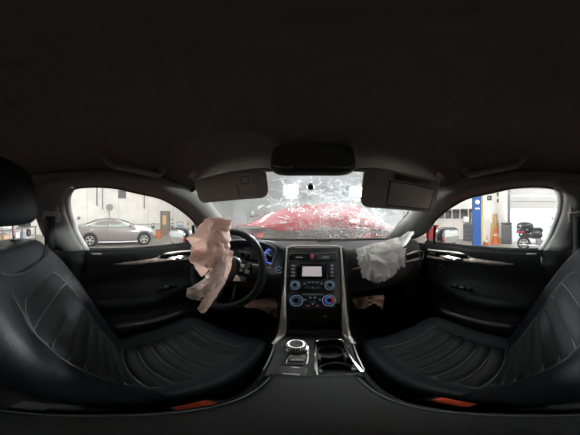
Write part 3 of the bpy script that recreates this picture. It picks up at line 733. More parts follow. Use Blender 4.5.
# ================================================================== DOORS
def door_x(y, z):
    base = interp([(-.86, .700), (-.80, .665), (-.56, .668), (-.50, .662), (-.40, .668), (-.33, .674), (-.255, .670), (-.21, .674), (-.182, .690), (-.168, .712)], z)
    arm = interp([(-.06, .4), (.0, .9), (.10, 1), (.33, 1), (.43, .45), (.60, .12), (.70, .1)], y)
    bump = interp([(-.56, 0), (-.50, .25), (-.475, .85), (-.45, 1), (-.43, .95), (-.40, .45), (-.37, .12), (-.34, 0)], z)
    pocket = .03 * interp([(-.80, 0), (-.76, 1), (-.64, 1), (-.60, 0)], z) * interp([(0, 0), (.08, 1), (.5, 1), (.6, 0)], y)
    return base - .075 * arm * bump - pocket
for s in (-1, 1):
    who = 'driver' if s < 0 else 'passenger'
    dr = thing('car_door', (s * .70, .3, -.86), 'black front door beside the ' + who + ' seat, with door mirror outside', 'car door')
    zs = [-.86, -.83, -.80, -.76, -.70, -.64, -.60, -.57, -.54, -.51, -.49, -.475, -.46, -.445, -.43, -.415, -.40, -.385, -.37, -.34, -.30, -.255, -.23, -.21, -.195, -.182, -.174, -.168]
    ys = [-.045 + .70 * k / 36 for k in range(37)]
    MB().loft([[(s * door_x(y, z), y - .02 * (z < -.3) , z) for z in zs] + [(s * .735, y, -.17)] for y in ys], False, False).build('inner_panel', 'soft_black', dr, angle=60)
    MB().loft([[(s * .740, y, -.188), (s * .80, y, -.215), (s * .86, y, -.4), (s * .87, y, -.6), (s * .83, y, -.92)] for y in (-.08, .3, .66)], False, False).build('outer_skin', 'red_paint', dr, solid=.006)
    W = [(s * x, y, z) for x, y, z in WIN]
    cv = smooth_curve(W, 4)
    fr = MB().tube(cv + [Vector(W[0])], .006, 6).build('window_seal', 'rubber', dr)
    c = Vector((s * .66, .26, -.02))
    n = len(cv); pane = MB().add([Vector(q) for q in cv] + [c], [(i, (i + 1) % n, n) for i in range(n)])
    MB().tube([(s * .702, .500, -.175), (s * .688, .500, -.005)], .006, 6)
    pane.build('window_pane', 'clear_glass', dr, angle=0)
    MB().tube([(s * .712, y, -.166) for y in [-.04 + k * .07 for k in range(11)]], .007, 6).build('belt_seal', 'rubber', dr)
    MB().tube([(s * .700, .595, -.175), (s * .684, .572, -.05)], .010, 6).build('division_bar', 'hard_black', dr)
    # long tapering trim spear + upper bright line around the pull handle
    sp = smooth_curve([(.085, -.236), (.20, -.238), (.30, -.236), (.40, -.243), (.50, -.252), (.585, -.255)], 5)if False else None
    pts = smooth_curve([Vector((0, .085, -.236)), Vector((0, .20, -.237)), Vector((0, .30, -.236)), Vector((0, .42, -.248)), Vector((0, .52, -.258)), Vector((0, .62, -.262))], 5)
    rs = [interp([(.085, .003), (.16, .011), (.30, .014), (.40, .011), (.62, .008)], q.y) for q in pts]
    MB().tube([(s * (door_x(q.y, q.z) - .004), q.y, q.z) for q in pts], rs, 8).build('trim_spear', 'spear_trim', dr)
    pts = smooth_curve([Vector((0, .23, -.232)), Vector((0, .30, -.225)), Vector((0, .37, -.205)), Vector((0, .46, -.205)), Vector((0, .54, -.210)), Vector((0, .62, -.215))], 5)
    MB().tube([(s * (door_x(q.y, q.z) - .003), q.y, q.z) for q in pts], .0045, 6).build('bright_line', 'silver_trim', dr)
    ph = MB().rbox((0, 0, 0), (.012, .28, .034), .005, M=T(s * (door_x(.46, -.228) - .003), .47, -.228) @ R(-.06, 'X')).build('handle_recess', 'gloss_black', dr)
    hp = [(s * (door_x(y, -.235) - .012 - .008 * sin(pi * (y - .36) / .15)), y, -.237 - .02 * (y - .36) * 0.4) for y in [.355 + .0155 * k for k in range(11)]]
    MB().tube(hp, [.006, .009, .011, .012, .012, .012, .011, .010, .009, .008, .006], 8).build('pull_handle', 'chrome', dr)
    MB().rbox((s * (door_x(.55, -.235) - .008), .575, -.232), (.012, .05, .02), .004).build('lock_switch', 'key_grey', dr)
    MB().rbox((s * (door_x(.01, -.19) - .003), .0, -.184), (.01, .05, .008), .003).build('lock_pin', 'key_mark', dr)
    # armrest pad and switch block
    pad = MB()
    pad.loft([[(s * (door_x(y, z) - .004), y, z) for z in (-.478, -.46, -.445, -.43, -.412)] for y in [.0 + .30 * k / 14 for k in range(15)]], False, False)
    pad.build('armrest_pad', 'leather', dr, solid=.006, angle=60)
    MB().tube([(s * (door_x(y, -.418) - .005), y, -.418) for y in [.005 + .29 * k / 14 for k in range(15)]], .0022, 5).build('armrest_seam', 'key_mark', dr)
    sw = MB().rbox((s * (door_x(.36, -.405) - .004), .345, -.402), (.03, .12, .012), .004).build('switch_plate', 'gloss_black', dr)
    for k in range(3): MB().rbox((s * (door_x(.36, -.405) - .006), .305 + k * .04, -.393), (.018, .026, .010), .003).build('window_switch', 'key_mark' if k == 1 else 'key_grey', sw)
    MB().torus(.026, .003, 24, 6, T(s * (door_x(.52, -.32) - .002), .52, -.325) @ R(pi / 2, 'Y')).build('tweeter_ring', 'key_grey', dr)
    MB().lathe([(0, 0), (.024, 0), (.024, .004), (0, .006)], 20, T(s * (door_x(.52, -.32) - .001), .52, -.325) @ R(-s * pi / 2, 'Y')).build('tweeter_mesh', 'hard_black', dr)
    MB().lathe([(0, 0), (.085, 0), (.085, .006), (.078, .01), (0, .012)], 28, T(s * .668, .50, -.66) @ R(-s * pi / 2, 'Y')).build('speaker_grille', 'hard_black', dr)
    pk = MB().loft([[(s * (door_x(y, z) - .006), y, z) for z in (-.80, -.74, -.66, -.625)] for y in [.06 + .45 * k / 10 for k in range(11)]], False, False).build('map_pocket', 'hard_black', dr, solid=.006)
    # door mirror outside
    mc = pD(178.5 if s < 0 else 449.5, 236.5 if s < 0 else 236, 1.13)
    yaw = math.atan2(mc.x, mc.y)
    M = T(*mc) @ R(-yaw * .33, 'Z')
    mm = MB().ellip((0, .030, 0), (.104, .056, .074), 3.4, 28, 14, M).build('side_mirror', 'hard_black', dr)
    MB().ellip((0, -.020, 0), (.084, .012, .056), 3.2, 24, 10, M).build('mirror_glass', 'mirror_silver', mm)
    MB().tube([M @ Vector((-s * .06, .05, -.05)), Vector((s * .735, mc.y + .05, -.20))], [.03, .035], 10).build('mirror_arm', 'hard_black', mm)
    # rear door, simple but complete
    rd = thing('rear_car_door', (s * .70, -.55, -.86), 'black rear door behind the ' + who + ' seat', 'car door')
    MB().loft([[(s * door_x(.2, z), y, z) for z in zs] + [(s * .735, y, -.17)] for y in [-.255 - .56 * k / 12 for k in range(13)]], False, False).build('inner_panel', 'soft_black', rd, angle=60)
    MB().loft([[(s * .740, y, -.188), (s * .80, y, -.215), (s * .86, y, -.4), (s * .87, y, -.6), (s * .83, y, -.92)] for y in (-.09, -.4, -.9, -1.4)], False, False).build('outer_skin', 'red_paint', rd, solid=.006)
    pw = [(s * .71, -.20, -.17), (s * .632, -.29, .125), (s * .625, -.55, .115), (s * .63, -.80, .085), (s * .655, -.90, .02), (s * .70, -.80, -.17)]
    MB().add(pw, [(0, 1, 2, 3, 4, 5)]).build('window_pane', 'clear_glass', rd, smooth=False)
    MB().tube(pw + [pw[0]], .009, 6).build('window_seal', 'rubber', rd)

# ================================================================== SEATS
SC = .337
def yb(z): return interp([(-.74, .125), (-.63, .092), (-.42, .015), (-.28, -.050), (-.17, -.120), (-.12, -.170), (-.06, -.215)], z)
def seat(cx, label):
    st = thing('car_seat', (cx, .2, -.95), label, 'car seat')
    # backrest
    loops = []
    prof = [(-.72, .185, 0), (-.66, .205, 0), (-.58, .216, 0), (-.48, .218, 0), (-.38, .220, 0), (-.30, .220, 0), (-.22, .216, 0), (-.15, .205, .15), (-.115, .192, .4), (-.092, .175, .75), (-.080, .150, 1.0)]
    for z, hw, top_ in prof:
        y = yb(z); b = .034 * (1 - top_) * interp([(-.72, .5), (-.60, 1), (-.20, 1), (-.14, .3), (-.07, 0)], z)
        dep = lerp(.155, .10, top_); yo = -.02 * top_
        h = [(0, y - b + yo), (hw * .50, y - b + yo), (hw * .64, y - b * .75 + yo), (hw * .82, y + yo), (hw * .94, y - .012 + yo), (hw, y - .04 + yo), (hw * .99, y - .10 + yo), (hw * .88, y - dep + yo), (0, y - dep - .02 + yo)]
        loops.append([(cx + x, yy, z) for x, yy in h] + [(cx - x, yy, z) for x, yy in reversed(h[1:-1])])
    back = MB().loft(loops).build('backrest', 'leather', st, sub=2, angle=0)
    # pleats of the backrest insert
    n = 8; z0, z1 = -.625, -.180; hgt = (z1 - z0) / n
    def ins_hw(z): return interp([(-.64, .105), (-.55, .128), (-.34, .136), (-.24, .132), (-.20, .118), (-.175, .090)], z)
    def pleat_b(k, u, v):
        z = z0 + hgt * (k + v); a = (u * 2 - 1); w = ins_hw(z)
        y = yb(z) - .030 * (1 - .25 * abs(a) ** 4) + .0165 * math.sqrt(max(0, 1 - (2 * v - 1) ** 2)) * (1 - abs(a) ** 8) - .004 - .012 * a * a * 0
        return (cx + a * w, y, z - .010 * a * a)
    for k in range(n):
        MB().grid(lambda u, v: pleat_b(k, u, v), 16, 8).build('backrest_pleat', 'leather_insert', st, angle=0)
    stt = MB()
    for k in range(n + 1):
        stt.tube([Vector(pleat_b(min(k, n - 1), u / 14, 0 if k < n else 1)) + Vector((0, .004, .001)) for u in range(15)], .0016, 5)
    for sg in (0, 1): stt.tube([Vector(pleat_b(min(int(t), n - 1), sg, min(t - min(int(t), n - 1), 1))) + Vector((0, .004, 0)) for t in [n * i / 24 for i in range(25)]], .0016, 5)
    stt.build('stitching', 'thread', back)
    # yoke seam below the headrest
    MB().tube(smooth_curve([(cx + x, yb(z) + .004, z) for x, z in ((-.15, -.100), (-.11, -.122), (-.06, -.130), (.06, -.130), (.11, -.122), (.15, -.100))], 4), .003, 5).build('yoke_seam', 'rubber', back)
    for sg in (-1, 1): MB().tube([(cx + sg * interp([(-.62, .145), (-.5, .160), (-.3, .162), (-.2, .152), (-.15, .135)], z), yb(z) - .001, z) for z in [-.62 + .47 * k / 16 for k in range(17)]], .0022, 5).build('bolster_seam', 'rubber', back)
    # cushion
    def zt(y): return interp([(-.03, -.69), (.08, -.655), (.25, -.628), (.38, -.605), (.44, -.603), (.48, -.63)], y)
    loops = []
    for y, hw, f in ((-.03, .185, .6), (.03, .205, .3), (.10, .215, 0), (.20, .219, 0), (.30, .219, 0), (.37, .216, 0), (.42, .207, .1), (.455, .19, .4), (.485, .165, .9)):
        z = zt(y); r = .034 * (1 - f)
        h = [(0, z), (hw * .50, z), (hw * .64, z + r * .25), (hw * .80, z + r), (hw * .93, z + r * .7), (hw, z - .02), (hw * .99, z - .07), (hw * .93, z - .125 + .03 * f), (0, z - .13 + .03 * f)]
        loops.append([(cx + x, y, zz) for x, zz in h] + [(cx - x, y, zz) for x, zz in reversed(h[1:-1])])
    cu = MB().loft(loops).build('cushion', 'leather', st, sub=2, angle=0)
    n2 = 6; y0, y1 = .075, .375; dp = (y1 - y0) / n2
    def pleat_c(k, u, v):
        y = y0 + dp * (k + v); a = u * 2 - 1; w = interp([(.07, .125), (.2, .142), (.3, .142), (.375, .128)], y)
        z = zt(y) - .006 + .008 * abs(a) ** 4 + .0165 * math.sqrt(max(0, 1 - (2 * v - 1) ** 2)) * (1 - abs(a) ** 8)
        return (cx + a * w, y + .012 * a * a, z)
    for k in range(n2): MB().grid(lambda u, v: pleat_c(k, u, v), 16, 8).build('cushion_pleat', 'leather_insert', st, angle=0)
    stt = MB()
    for k in range(n2 + 1): stt.tube([Vector(pleat_c(min(k, n2 - 1), u / 14, 0 if k < n2 else 1)) + Vector((0, 0, .004)) for u in range(15)], .0016, 5)
    for sg in (0, 1): stt.tube([Vector(pleat_c(min(int(t), n2 - 1), sg, min(t - min(int(t), n2 - 1), 1))) + Vector((0, 0, .004)) for t in [n2 * i / 20 for i in range(21)]], .0016, 5)
    stt.build('stitching', 'thread', cu)
    # front seam across the cushion lip
    MB().tube([(cx + sx * .21 * .8, .40, zt(.40) + .036) if abs(sx) == 1 else (cx + sx * .155, .402, zt(.40) + .004 + .02 * sx * sx) for sx in (-1, -.8, -.5, 0, .5, .8, 1)], .002, 5).build('lip_seam', 'rubber', cu)
    # headrest
    def hrf(q):
        q = q.copy(); f = (q.z - .09) / .11; q.x = cx + (q.x - cx) * (1 - .10 * f * f * (1 if f > 0 else .3)); q.y -= .02 * f
        return q
    hr = MB().ellip((cx, -.282, .082), (.158, .076, .108), 3.8, 32, 20, fn=hrf).build('headrest', 'leather', st, angle=0)
    for x in (-.055, .055):
        MB().cyl((cx + x, -.262, -.10), (cx + x, -.272, .02), .0065, 10).build('post', 'chrome', hr)
        MB().rbox((cx + x, -.258, -.082), (.035, .03, .016), .005).build('post_guide', 'hard_black', hr)
    # side shields, frame, rails
    for sg in (-1, 1):
        MB().rbox((cx + sg * .205, .20, -.775), (.02, .50, .10), .008).build('side_shield', 'hard_black', st)
        MB().box((cx + sg * .17, .20, -.905), (.045, .62, .06)).build('rail', 'steel_dark', st, smooth=False)
    MB().rbox((cx, .20, -.815), (.40, .44, .10), .02).build('seat_pan', 'steel_dark', st)
    return st
seat(-SC, 'black pleated leather driver seat with headrest, behind the steering wheel')
seat(SC, 'black pleated leather passenger seat beneath the torn white airbag side')
# rear bench
rb = thing('rear_bench', (0, -1.0, -.95), 'black leather rear bench behind the front seats', 'bench seat')
MB().rbox((0, -.90, -.74), (1.26, .52, .20), .06, 3).build('cushion', 'leather', rb)
MB().rbox((0, -1.20, -.40), (1.24, .16, .62), .06, 3, M=None).build('backrest', 'leather', rb)
for k in range(3): MB().rbox((-.4 + k * .4, -1.24, -.02), (.26, .09, .15), .035, 3).build('headrest', 'leather', rb)

# ---- seat belts on the door pillars
for s in (-1, 1):
    who = 'driver' if s < 0 else 'passenger'
    bt = thing('seat_belt', (s * .62, -.2, -.9), 'black seat belt hanging from its guide on the ' + who + ' side door pillar', 'seat belt')
    g = Vector((s * .602, -.205, .005))
    MB().rbox((0, 0, 0), (.016, .085, .045), .007, M=T(*g) @ R(rad(-10), 'X')).build('guide_loop', 'visor_plastic', bt)
    MB().rbox((0, 0, 0), (.012, .055, .12), .005, M=T(s * .612, -.20, .065)).build('height_adjuster', 'visor_plastic', bt)
    path = [g + Vector((-s * .012, 0, 0)), g + Vector((-s * .008, -.005, -.12)), Vector((s * .628, -.205, -.28)), Vector((s * .640, -.200, -.60)), Vector((s * .650, -.20, -.90))]
    MB().loft([[p + Vector((0, -.024, 0)), p + Vector((0, .024, 0))] for p in path], False, False).build('strap', 'belt', bt, solid=.002)
# buckles beside the console
for s, px, py in ((-1, 201, 406.5), (1, 449, 403.5)):
    who = 'driver' if s < 0 else 'passenger'
    p = pZ(px, py, -.565)
    bk = thing('belt_buckle', (p.x, p.y, -.7), 'seat belt buckle with orange red release button beside the ' + who + ' seat', 'belt buckle')
    p.x += s * .005
    M = T(*p) @ R(rad(-s * 4), 'Z') @ R(rad(20), 'X')
    MB().rbox((0, 0, -.04), (.026, .058, .075), .006, M=M).build('case', 'hard_black', bk)
    MB().rbox((0, 0, .002), (.019, .046, .012), .003, M=M).build('release_button', 'red_button', bk)
    MB().tube([M @ Vector((0, 0, -.07)), (p.x, p.y - .05, -.75), (p.x + s * .01, p.y - .08, -.90)], .012, 6, flat=.4).build('stalk', 'belt', bk)

# ================================================================== DASHBOARD
def dash_prof(x):
    a = abs(x)
    bow = .05 * (a / .68) ** 2
    cl = math.exp(-((x + .36) / .17) ** 4)          # instrument hood
    ps = math.exp(-((x - .36) / .20) ** 4)
    ce = math.exp(-(x / .17) ** 4)
    pr = [(1.27 - .13 * (a / .68) ** 2, -.215), (1.12 - .1 * (a / .68) ** 2, -.192), (.95, -.178), (.84, -.168 + .022 * cl), (.775 - .02 * cl, -.166 + .036 * cl), (.735 - .02 * cl, -.176 + .030 * cl - .004 * ps),
          (.722 + .10 * cl, -.200 + .034 * cl), (.712 + .13 * cl, -.25), (.705 + .08 * cl + .01 * ps, -.305), (.700 + .0 * ps, -.345), (.715, -.40), (.75, -.46), (.80, -.50), (.86, -.52)]
    if ce > .01: pr = [(y + .03 * ce * (k > 4), z - .02 * ce * (3 < k < 8)) for k, (y, z) in enumerate(pr)]
    return [(x, y - bow * .3, z) for y, z in pr]
db = thing('dashboard', (0, .9, -.55), 'black dashboard with silver framed centre stack', 'dashboard')
xs = [-.675 + 1.35 * k / 54 for k in range(55)]
MB().loft([dash_prof(x) for x in xs], False, False).build('dash_body', 'dash_top', db, sub=1, angle=0)
MB().loft([[(x, .80, -.50), (x, .90, -.54), (x, 1.05, -.58)] for x in (-.66, -.3, 0, .3, .66)], False, False).build('lower_cover', 'hard_black', db, solid=.008)
# seam on dash top, from photo: dark slot right of centre
MB().tube([(.02, 1.00, -.178), (.12, 1.0, -.177)], .004, 5).build('defrost_slot', 'rubber', db)
for x in (-.30, .30): MB().rbox((x, 1.10, -.186), (.34, .02, .006), .003).build('defrost_vent', 'rubber', db)

# centre stack frame
TP = Vector((0, .705, -.158)); DV = Vector((0, -.573, -.820)); NV = Vector((0, -.820, .573))
def S(a, b, c=0.): return Vector((a, 0, 0)) + TP + DV * b + NV * c
def spx(x, y, c=0.):
    # pixel -> (a, b) on the stack plane offset c
    t0 = TP + NV * c; k = -tan(el(y)); xx = tan(az(x))
    b = 0.
    for _ in range(30):
        q = t0 + DV * b; X = q.y * xx; d = math.hypot(X, q.y); f = q.z + d * k; b += f / (.82 + .573 * k)
    q = t0 + DV * b
    return q.y * xx, b
MS = Matrix(((1, 0, 0, TP.x), (0, DV.y * -1, NV.y, TP.y), (0, DV.z * -1, NV.z, TP.z), (0, 0, 0, 1)))   # local x right, y up the stack, z out
def SB(x0, y0, x1, y1, c0, c1, r=.003, seg=2):
    a0, b0 = spx(x0, y0, c1); a1, b1 = spx(x1, y1, c1)
    return MB().rbox(((a0 + a1) / 2, -(b0 + b1) / 2, (c0 + c1) / 2), (abs(a1 - a0), abs(b1 - b0), abs(c1 - c0)), r, seg, M=MS)
def hwid(b): return interp([(0, .128), (.10, .124), (.25, .113), (.40, .099), (.46, .097)], b)
BL = .44
bs = [BL * k / 20 for k in range(21)]
# carcass of the stack with a storage bin at the bottom
SB2 = MB()
SB2.loft([[S(-hwid(b) - .02, b, -.10), S(-hwid(b) - .006, b, -.004), S(-hwid(b), b, 0), S(hwid(b), b, 0), S(hwid(b) + .006, b, -.004), S(hwid(b) + .02, b, -.10)] for b in bs if b <= .305], False, False)
SB2.build('stack_body', 'hard_black', db, angle=40)
bn = MB()
b0, b1 = .308, .43
bn.add([S(-hwid(b0), b0, 0), S(hwid(b0), b0, 0), S(hwid(b1), b1, 0), S(-hwid(b1), b1, 0), S(-hwid(b0), b0 - .0, -.13), S(hwid(b0), b0, -.13), S(hwid(b1), b1 - .03, -.13), S(-hwid(b1), b1 - .03, -.13)], [(0, 1, 5, 4), (1, 2, 6, 5), (2, 3, 7, 6), (3, 0, 4, 7), (4, 5, 6, 7)])
bin_ = bn.build('storage_bin', 'hard_black', db, smooth=False, solid=.004)
a, b = spx(324.5, 317, -.10)
MB().lathe([(.004, -.006), (.010, -.004), (.0125, .002), (.010, .005), (.008, .003)], 18, MS @ T(a, -b, -.118), cap=False).build('power_socket', 'chrome', bin_)
MB().tube([S(-.085, .422, -.004), S(.085, .422, -.004)], .005, 6).build('bin_lip', 'soft_black', bin_)
for s in (-1, 1):
    pth = [S(s * (hwid(b) + .010), b, .002) for b in [BL * k / 20 for k in range(21)]]
    pth += [Vector((s * .112, .425, -.522)), Vector((s * .118, .39, -.528))]
    loops = []
    for i, p in enumerate(pth):
        w = interp([(0, .006), (8, .008), (16, .012), (20, .014), (22, .008)], i)
        o2 = Vector((s * w, 0, 0)); nn = NV if i < 20 else Vector((0, -.4, .9))
        loops.append([p - o2 - nn * .012, p - o2 * .9 + nn * .003, p + nn * .008, p + o2 * .9 + nn * .003, p + o2 - nn * .014])
    MB().loft(loops, False, False).build('stack_side_trim', 'silver_trim', db, angle=60)
    # black flank of the stack
    MB().loft([[p + Vector((s * .012, 0, -.002)), p + Vector((s * .030, .05, -.03)), p + Vector((s * .034, .22, -.06))] for p in pth[:21]], False, False).build('stack_flank', 'soft_black', db, solid=.004)
MB().tube([S(-hwid(0) - .01, .004, .002), S(-hwid(0) * .92, -.006, .004), S(0, -.010, .006), S(hwid(0) * .92, -.006, .004), S(hwid(0) + .01, .004, .002)], .0045, 8).build('stack_top_trim', 'silver_trim', db)
# vents
for x0, x1 in ((289, 309.4), (315, 337)):
    v = SB(x0, 252.3, x1, 260.5, -.012, .002, .004).build('air_vent', 'gloss_black', db)
    for k in range(4): SB(x0 + 1.2, 253.4 + k * 1.75, x1 - 1.2, 254.2 + k * 1.75, .0, .005, .001).build('slat', 'key_grey', v)
    SB((x0 + x1) / 2 - 3.5, 256.4, (x0 + x1) / 2 + 3.5, 258.2, .003, .009, .002).build('vane_tab', 'key_mark', v)
SB(309.9, 252.6, 314.4, 260.2, -.01, .004, .003).build('hazard_button', 'key_grey', db)
SB(311, 255, 313.3, 257.6, .002, .0055, .001).build('hazard_mark', 'red_mark', db)
# audio screen module
au = SB(296.6, 263, 328.2, 278.8, -.012, .004, .004).build('display_bezel', 'gloss_black', db)
SB(302.6, 266.4, 321.8, 276.2, .003, .0052, .001).build('display_screen', 'screen_lit', au)
for side in (0, 1):
    pn = SB(289.4 if side == 0 else 328.8, 263.2, 296 if side == 0 else 336.4, 278.6, -.01, .002, .003).build('key_column', 'hard_black', db)
    for k in range(4):
        x = 291.2 if side == 0 else 330.2
        SB(x, 264.6 + k * 3.4, x + 3.4, 266.4 + k * 3.4, .0, .0045, .001).build('key', 'key_mark', pn)
# lower audio controls and climate: rounded panels
def knob(px, py, r, parent, ring, mark=None):
    a, b = spx(px, py, .006); M = MS @ T(a, -b, 0)
    k = MB().lathe([(r, 0), (r, .005), (r * .80, .007), (r * .74, .018), (r * .66, .021), (0, .021)], 28, M, cap=False).build('knob', 'gloss_black', parent)
    MB().torus(r * .98, .0016, 32, 6, M @ T(0, 0, .005)).build('knob_ring', ring, parent)
    MB().torus(r * .70, .0014, 28, 6, M @ T(0, 0, .0205)).build('knob_edge', 'silver_trim', parent)
    for i in range(8):
        an = 2 * pi * i / 8; m = 'pale_glow' if not mark else ('red_mark' if cos(an) > .3 else 'blue_mark')
        MB().rbox((r * .52 * cos(an), r * .52 * sin(an), .0215), (.0055, .0025, .0016) if not mark else (.009, .007, .0016), .0006, 1, M=M @ R(an, 'Z') @ T(r * .0, 0, 0) if False else M).build('knob_mark', m, parent)
    return k
ap = SB(289.2, 280, 336.4, 291.6, -.012, .002, .004).build('audio_panel', 'hard_black', db)
knob(295.2, 285.2, .0205, ap, 'pale_glow'); knob(329.6, 285.2, .0205, ap, 'pale_glow')
for x0, y0, x1, y1 in ((302.6, 282.4, 306.6, 284.6), (307.6, 281.2, 310.8, 283.4), (311.6, 281, 314.8, 283.2), (315.6, 281.2, 318.8, 283.4), (319.6, 282.4, 323.2, 284.6), (305, 286, 309.4, 288.6), (310.4, 286.4, 315, 289), (316, 286, 320.6, 288.6)):
    SB(x0, y0, x1, y1, .0, .005, .001).build('key', 'key_grey', ap)
for x, y in ((304.6, 283.5), (309.2, 282.3), (313.2, 282.1), (317.2, 282.3), (321.4, 283.5), (312.7, 287.6)):
    SB(x - .7, y - .4, x + .7, y + .4, .0045, .0056, .0003, 1).build('key_mark', 'pale_glow', ap)
cp = SB(290, 292.6, 335.6, 308.2, -.012, .002, .004).build('climate_panel', 'hard_black', db)
SB(302, 293.4, 323.6, 295.2, .0, .0045, .001).build('bright_strip', 'steel_grey', cp)
knob(296.4, 300.6, .0262, cp, 'pale_glow'); knob(329.0, 300.4, .0262, cp, 'pale_glow', True)
for x0, y0, x1, y1 in ((303.6, 298.4, 307, 301.2), (308.4, 296.6, 312.2, 299), (313, 296.6, 316.8, 299), (318.4, 298.4, 321.8, 301.2), (308.4, 300.6, 312.2, 303.2), (313, 300.6, 316.8, 303.2), (305.6, 304.6, 310.2, 307), (315, 304.6, 319.8, 307)):
    SB(x0, y0, x1, y1, .0, .005, .001).build('key', 'key_grey', cp)
for x, y, m in ((305.3, 299.8, 'pale_glow'), (310.3, 297.8, 'pale_glow'), (314.9, 297.8, 'pale_glow'), (320.1, 299.8, 'pale_glow'), (312.6, 304, 'pale_glow'), (307.9, 305.8, 'red_glow'), (317.4, 305.8, 'red_glow')):
    SB(x - .8, y - .45, x + .8, y + .45, .0045, .0058, .0003, 1).build('key_mark', m, cp)

# instrument cluster under the hood
cc = Vector((-.36, .80, -.240))
MC = Matrix(((1, 0, 0, cc.x), (0, .25, -.968, cc.y), (0, .968, .25, cc.z), (0, 0, 0, 1)))
ic = MB().rbox((0, 0, -.012), (.36, .115, .02), .02, 3, M=MC).build('instrument_cluster', 'gloss_black', db)
for gx in (-.10, .105):
    gm = 'blue_dim' if gx < 0 else 'blue_glow'
    MB().torus(.046, .0016, 36, 6, MC @ T(gx, 0, .004)).build('gauge_ring', gm, ic)
    for i in range(13):
        an = rad(-45 + 270 * i / 12)
        MB().box((.038, 0, 0), (.010, .0028, .002), MC @ T(gx, 0, .004) @ R(an, 'Z')).build('gauge_tick', gm, ic)
    MB().box((.018, 0, 0), (.036, .003, .002), MC @ T(gx, 0, .006) @ R(rad(140), 'Z')).build('gauge_needle', 'pale_glow', ic)
MB().rbox((0, 0, .002), (.07, .07, .004), .004, M=MC).build('info_screen', 'key_grey', ic)
# bright rim of cluster opening, right hand end
MB().tube(smooth_curve([(-.545, .725, -.165), (-.45, .715, -.140), (-.36, .71, -.134), (-.27, .715, -.142), (-.205, .722, -.172), (-.222, .730, -.235), (-.235, .735, -.29)], 6), .0035, 6).build('cluster_rim', 'key_mark', db)
a = pY(278.5, 270, .70)
sbn = MB().lathe([(.0185, 0), (.0185, .008), (.015, .012), (0, .012)], 24, T(a.x, .715, a.z) @ R(pi / 2, 'X') ).build('start_button', 'gloss_black', db)
MB().torus(.0175, .002, 28, 6, T(a.x, .704, a.z) @ R(pi / 2, 'X')).build('start_ring', 'pale_glow', sbn)
MB().rbox((a.x, .702, a.z), (.016, .002, .005), .0006, 1).build('start_mark', 'pale_glow', sbn)
# passenger side: trim blade and end vents
for s in (-1, 1):
    pts = smooth_curve([(s * .20, .70, -.285), (s * .30, .693, -.278), (s * .42, .690, -.280), (s * .55, .685, -.285), (s * .64, .675, -.285)], 5)
    MB().tube(pts, [interp([(0, .004), (5, .014), (20, .012)], i) for i in range(len(pts))], 8, flat=.8).build('trim_blade', 'spear_trim' , db)
    vc = pY(413 if s > 0 else 215, 257, .675)
    ev = MB().rbox((s * .59, .690, -.255), (.11, .04, .055), .018, 3).build('end_vent', 'gloss_black', db)
    for k in range(3): MB().box((s * .59, .668, -.270 + k * .014), (.088, .006, .004)).build('slat', 'key_grey', ev, smooth=False)
    MB().tube(smooth_curve([(s * .525, .662, -.232), (s * .59, .655, -.219), (s * .645, .650, -.228), (s * .656, .648, -.258), (s * .640, .650, -.290)], 5), .004, 6).build('vent_rim', 'silver_trim', db)
MB().tube([(.20, .705, -.336), (.40, .703, -.338), (.62, .700, -.336)], .0022, 5).build('glovebox_seam', 'rubber', db)
MB().rbox((.38, .712, -.355), (.07, .014, .018), .005).build('glovebox_latch', 'key_grey', db)

# ================================================================== STEERING WHEEL
wc = Vector((-.362, .475, -.228))
tilt = rad(64)
MW = T(*wc) @ R(tilt, 'X')               # local z points to the driver/up, local y up the wheel
stw = thing('steering_wheel', wc + Vector((0, .1, -.2)), 'black steering wheel hung with the burst driver airbag', 'steering wheel')
MB().torus(.176, .0155, 56, 12, MW, flat=1.15).build('rim', 'leather', stw)
hub = MB().ellip((0, -.005, -.01), (.085, .07, .035), 3, 24, 14, MW).build('hub', 'hard_black', stw)
for an, w in ((rad(8), .026), (rad(172), .026), (rad(270), .022)):
    MB().tube([MW @ Vector((.05 * cos(an), .05 * sin(an), -.012)), MW @ Vector((.12 * cos(an), .12 * sin(an), -.010)), MW @ Vector((.174 * cos(an), .174 * sin(an), 0))], [w * 1.3, w, w * .7], 10, flat=.5, up=MW.to_3x3() @ Vector((0, 0, 1))).build('spoke', 'hard_black', stw)
for sx in (-1, 1):
    pd = MB().rbox((sx * .108, .018, .008), (.05, .045, .012), .006, M=MW).build('button_pad', 'gloss_black', stw)
    for k in range(4): MB().rbox((sx * (.094 + .026 * (k % 2)), .028 - .022 * (k // 2), .015), (.018, .013, .004), .002, M=MW).build('button', 'key_mark' if k % 3 == 0 else 'key_grey', pd)
    MB().rbox((sx * .098, -.028, .006), (.04, .022, .006), .004, M=MW).build('spoke_trim', 'key_grey', stw)
    MB().tube([MW @ Vector((sx * .07, .01, -.05)), MW @ Vector((sx * .165, .05, -.055))], [.009, .006], 8).build('column_stalk', 'hard_black', stw)
MB().tube([MW @ Vector((0, 0, -.02)), MW @ Vector((0, 0, -.16)), MW @ Vector((0, -.02, -.27))], [.05, .055, .06], 14).build('column_shroud', 'hard_black', stw)

